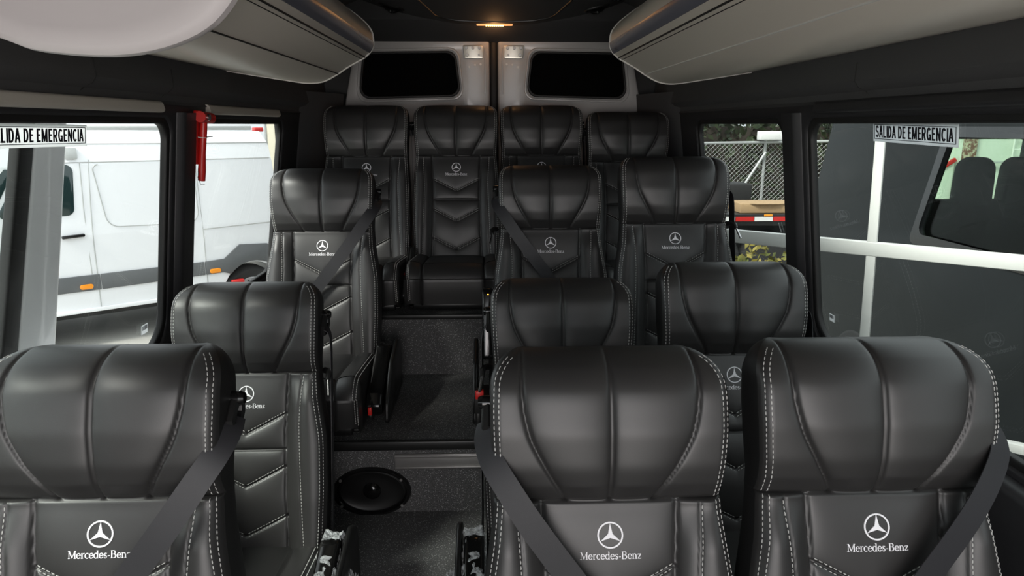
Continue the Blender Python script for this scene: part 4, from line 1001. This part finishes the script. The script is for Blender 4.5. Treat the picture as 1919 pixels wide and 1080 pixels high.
def tree(name, label, loc, h, r, m, n=2600, cat='tree', grp=None, leaf=.16, low=.15):
    root = empty(name, loc); tag(root, label, cat, grp)
    b = MB(); b.tube([(0, 0, 0), (.05, 0, h * .35), (0, .05, h * .7)], [.16 * h / 5, .11 * h / 5, .04 * h / 5], 10); link('trunk', b.mesh('trunk', BARK, smooth=True), root)
    vs = []; fs = []
    cl = [(rng.normal(0, .45, 3) * np.array([r, r, h * .28]) + np.array([0, 0, h * (.5 + low * .5)])) for _ in range(26)]
    for i in range(n):
        c_ = cl[i % 26]; q = rng.normal(0, 1, 3); q /= np.linalg.norm(q); p = c_ + q * r * .34 * rng.uniform(.55, 1.05)
        p[2] = max(p[2], .05)
        a_ = rng.normal(0, 1, 3); a_ /= np.linalg.norm(a_); d_ = np.cross(a_, rng.normal(0, 1, 3)); d_ /= np.linalg.norm(d_); s_ = leaf * rng.uniform(.6, 1.2); k_ = len(vs)
        vs += [p - a_ * s_, p + d_ * s_ * .45, p + a_ * s_, p - d_ * s_ * .45]; fs.append((k_, k_ + 1, k_ + 2, k_ + 3))
    b = MB(); b.add(vs, fs); me = bpy.data.meshes.new('foliage'); me.from_pydata([tuple(v) for v in vs], [], fs); me.materials.append(m); link('foliage', me, root)
tree('leafy_tree', 'dense dark green tree at the left end behind the chain link fence', (5.6, 18.6, GZ), 5.2, 1.5, LEAF, 5200, low=-.1)
tree('leafy_tree', 'dense dark green tree behind the fence post with the white lamp box', (10.4, 18.8, GZ), 5.6, 1.8, LEAF, 5200, low=-.1)
tree('leafy_tree', 'dark green tree rising behind the box truck', (14.6, 16.5, GZ), 6.4, 2.0, LEAF, 4200)
tree('shrub', 'low yellow green shrub growing below the flatbed trailer', (3.25, 8.1, GZ), .75, .42, LEAFY, 900, 'shrub', leaf=.06)
def hedge():
    root = empty('hedge', (6.6, 14.0, GZ)); tag(root, 'long dark hedge growing along the back of the chain link fence', 'hedge')
    b = MB(); b.box((0, .5, 1.1), (7.0, .7, 2.2)); link('stems', b.mesh('stems', BARK), root)
    vs = []; fs = []
    for i in range(7000):
        p = np.array([rng.uniform(-3.7, 3.7), .5 + rng.choice([-1, 1]) * rng.uniform(.25, .6), rng.uniform(0, 2.45)]); a_ = rng.normal(0, 1, 3); a_ /= np.linalg.norm(a_); d_ = np.cross(a_, rng.normal(0, 1, 3)); d_ /= np.linalg.norm(d_); k_ = len(vs); q = rng.uniform(.05, .12)
        vs += [p - a_ * q, p + d_ * q * .5, p + a_ * q, p - d_ * q * .5]; fs.append((k_, k_ + 1, k_ + 2, k_ + 3))
    me = bpy.data.meshes.new('foliage'); me.from_pydata([tuple(v) for v in vs], [], fs); me.materials.append(LEAF); link('foliage', me, root)
hedge()
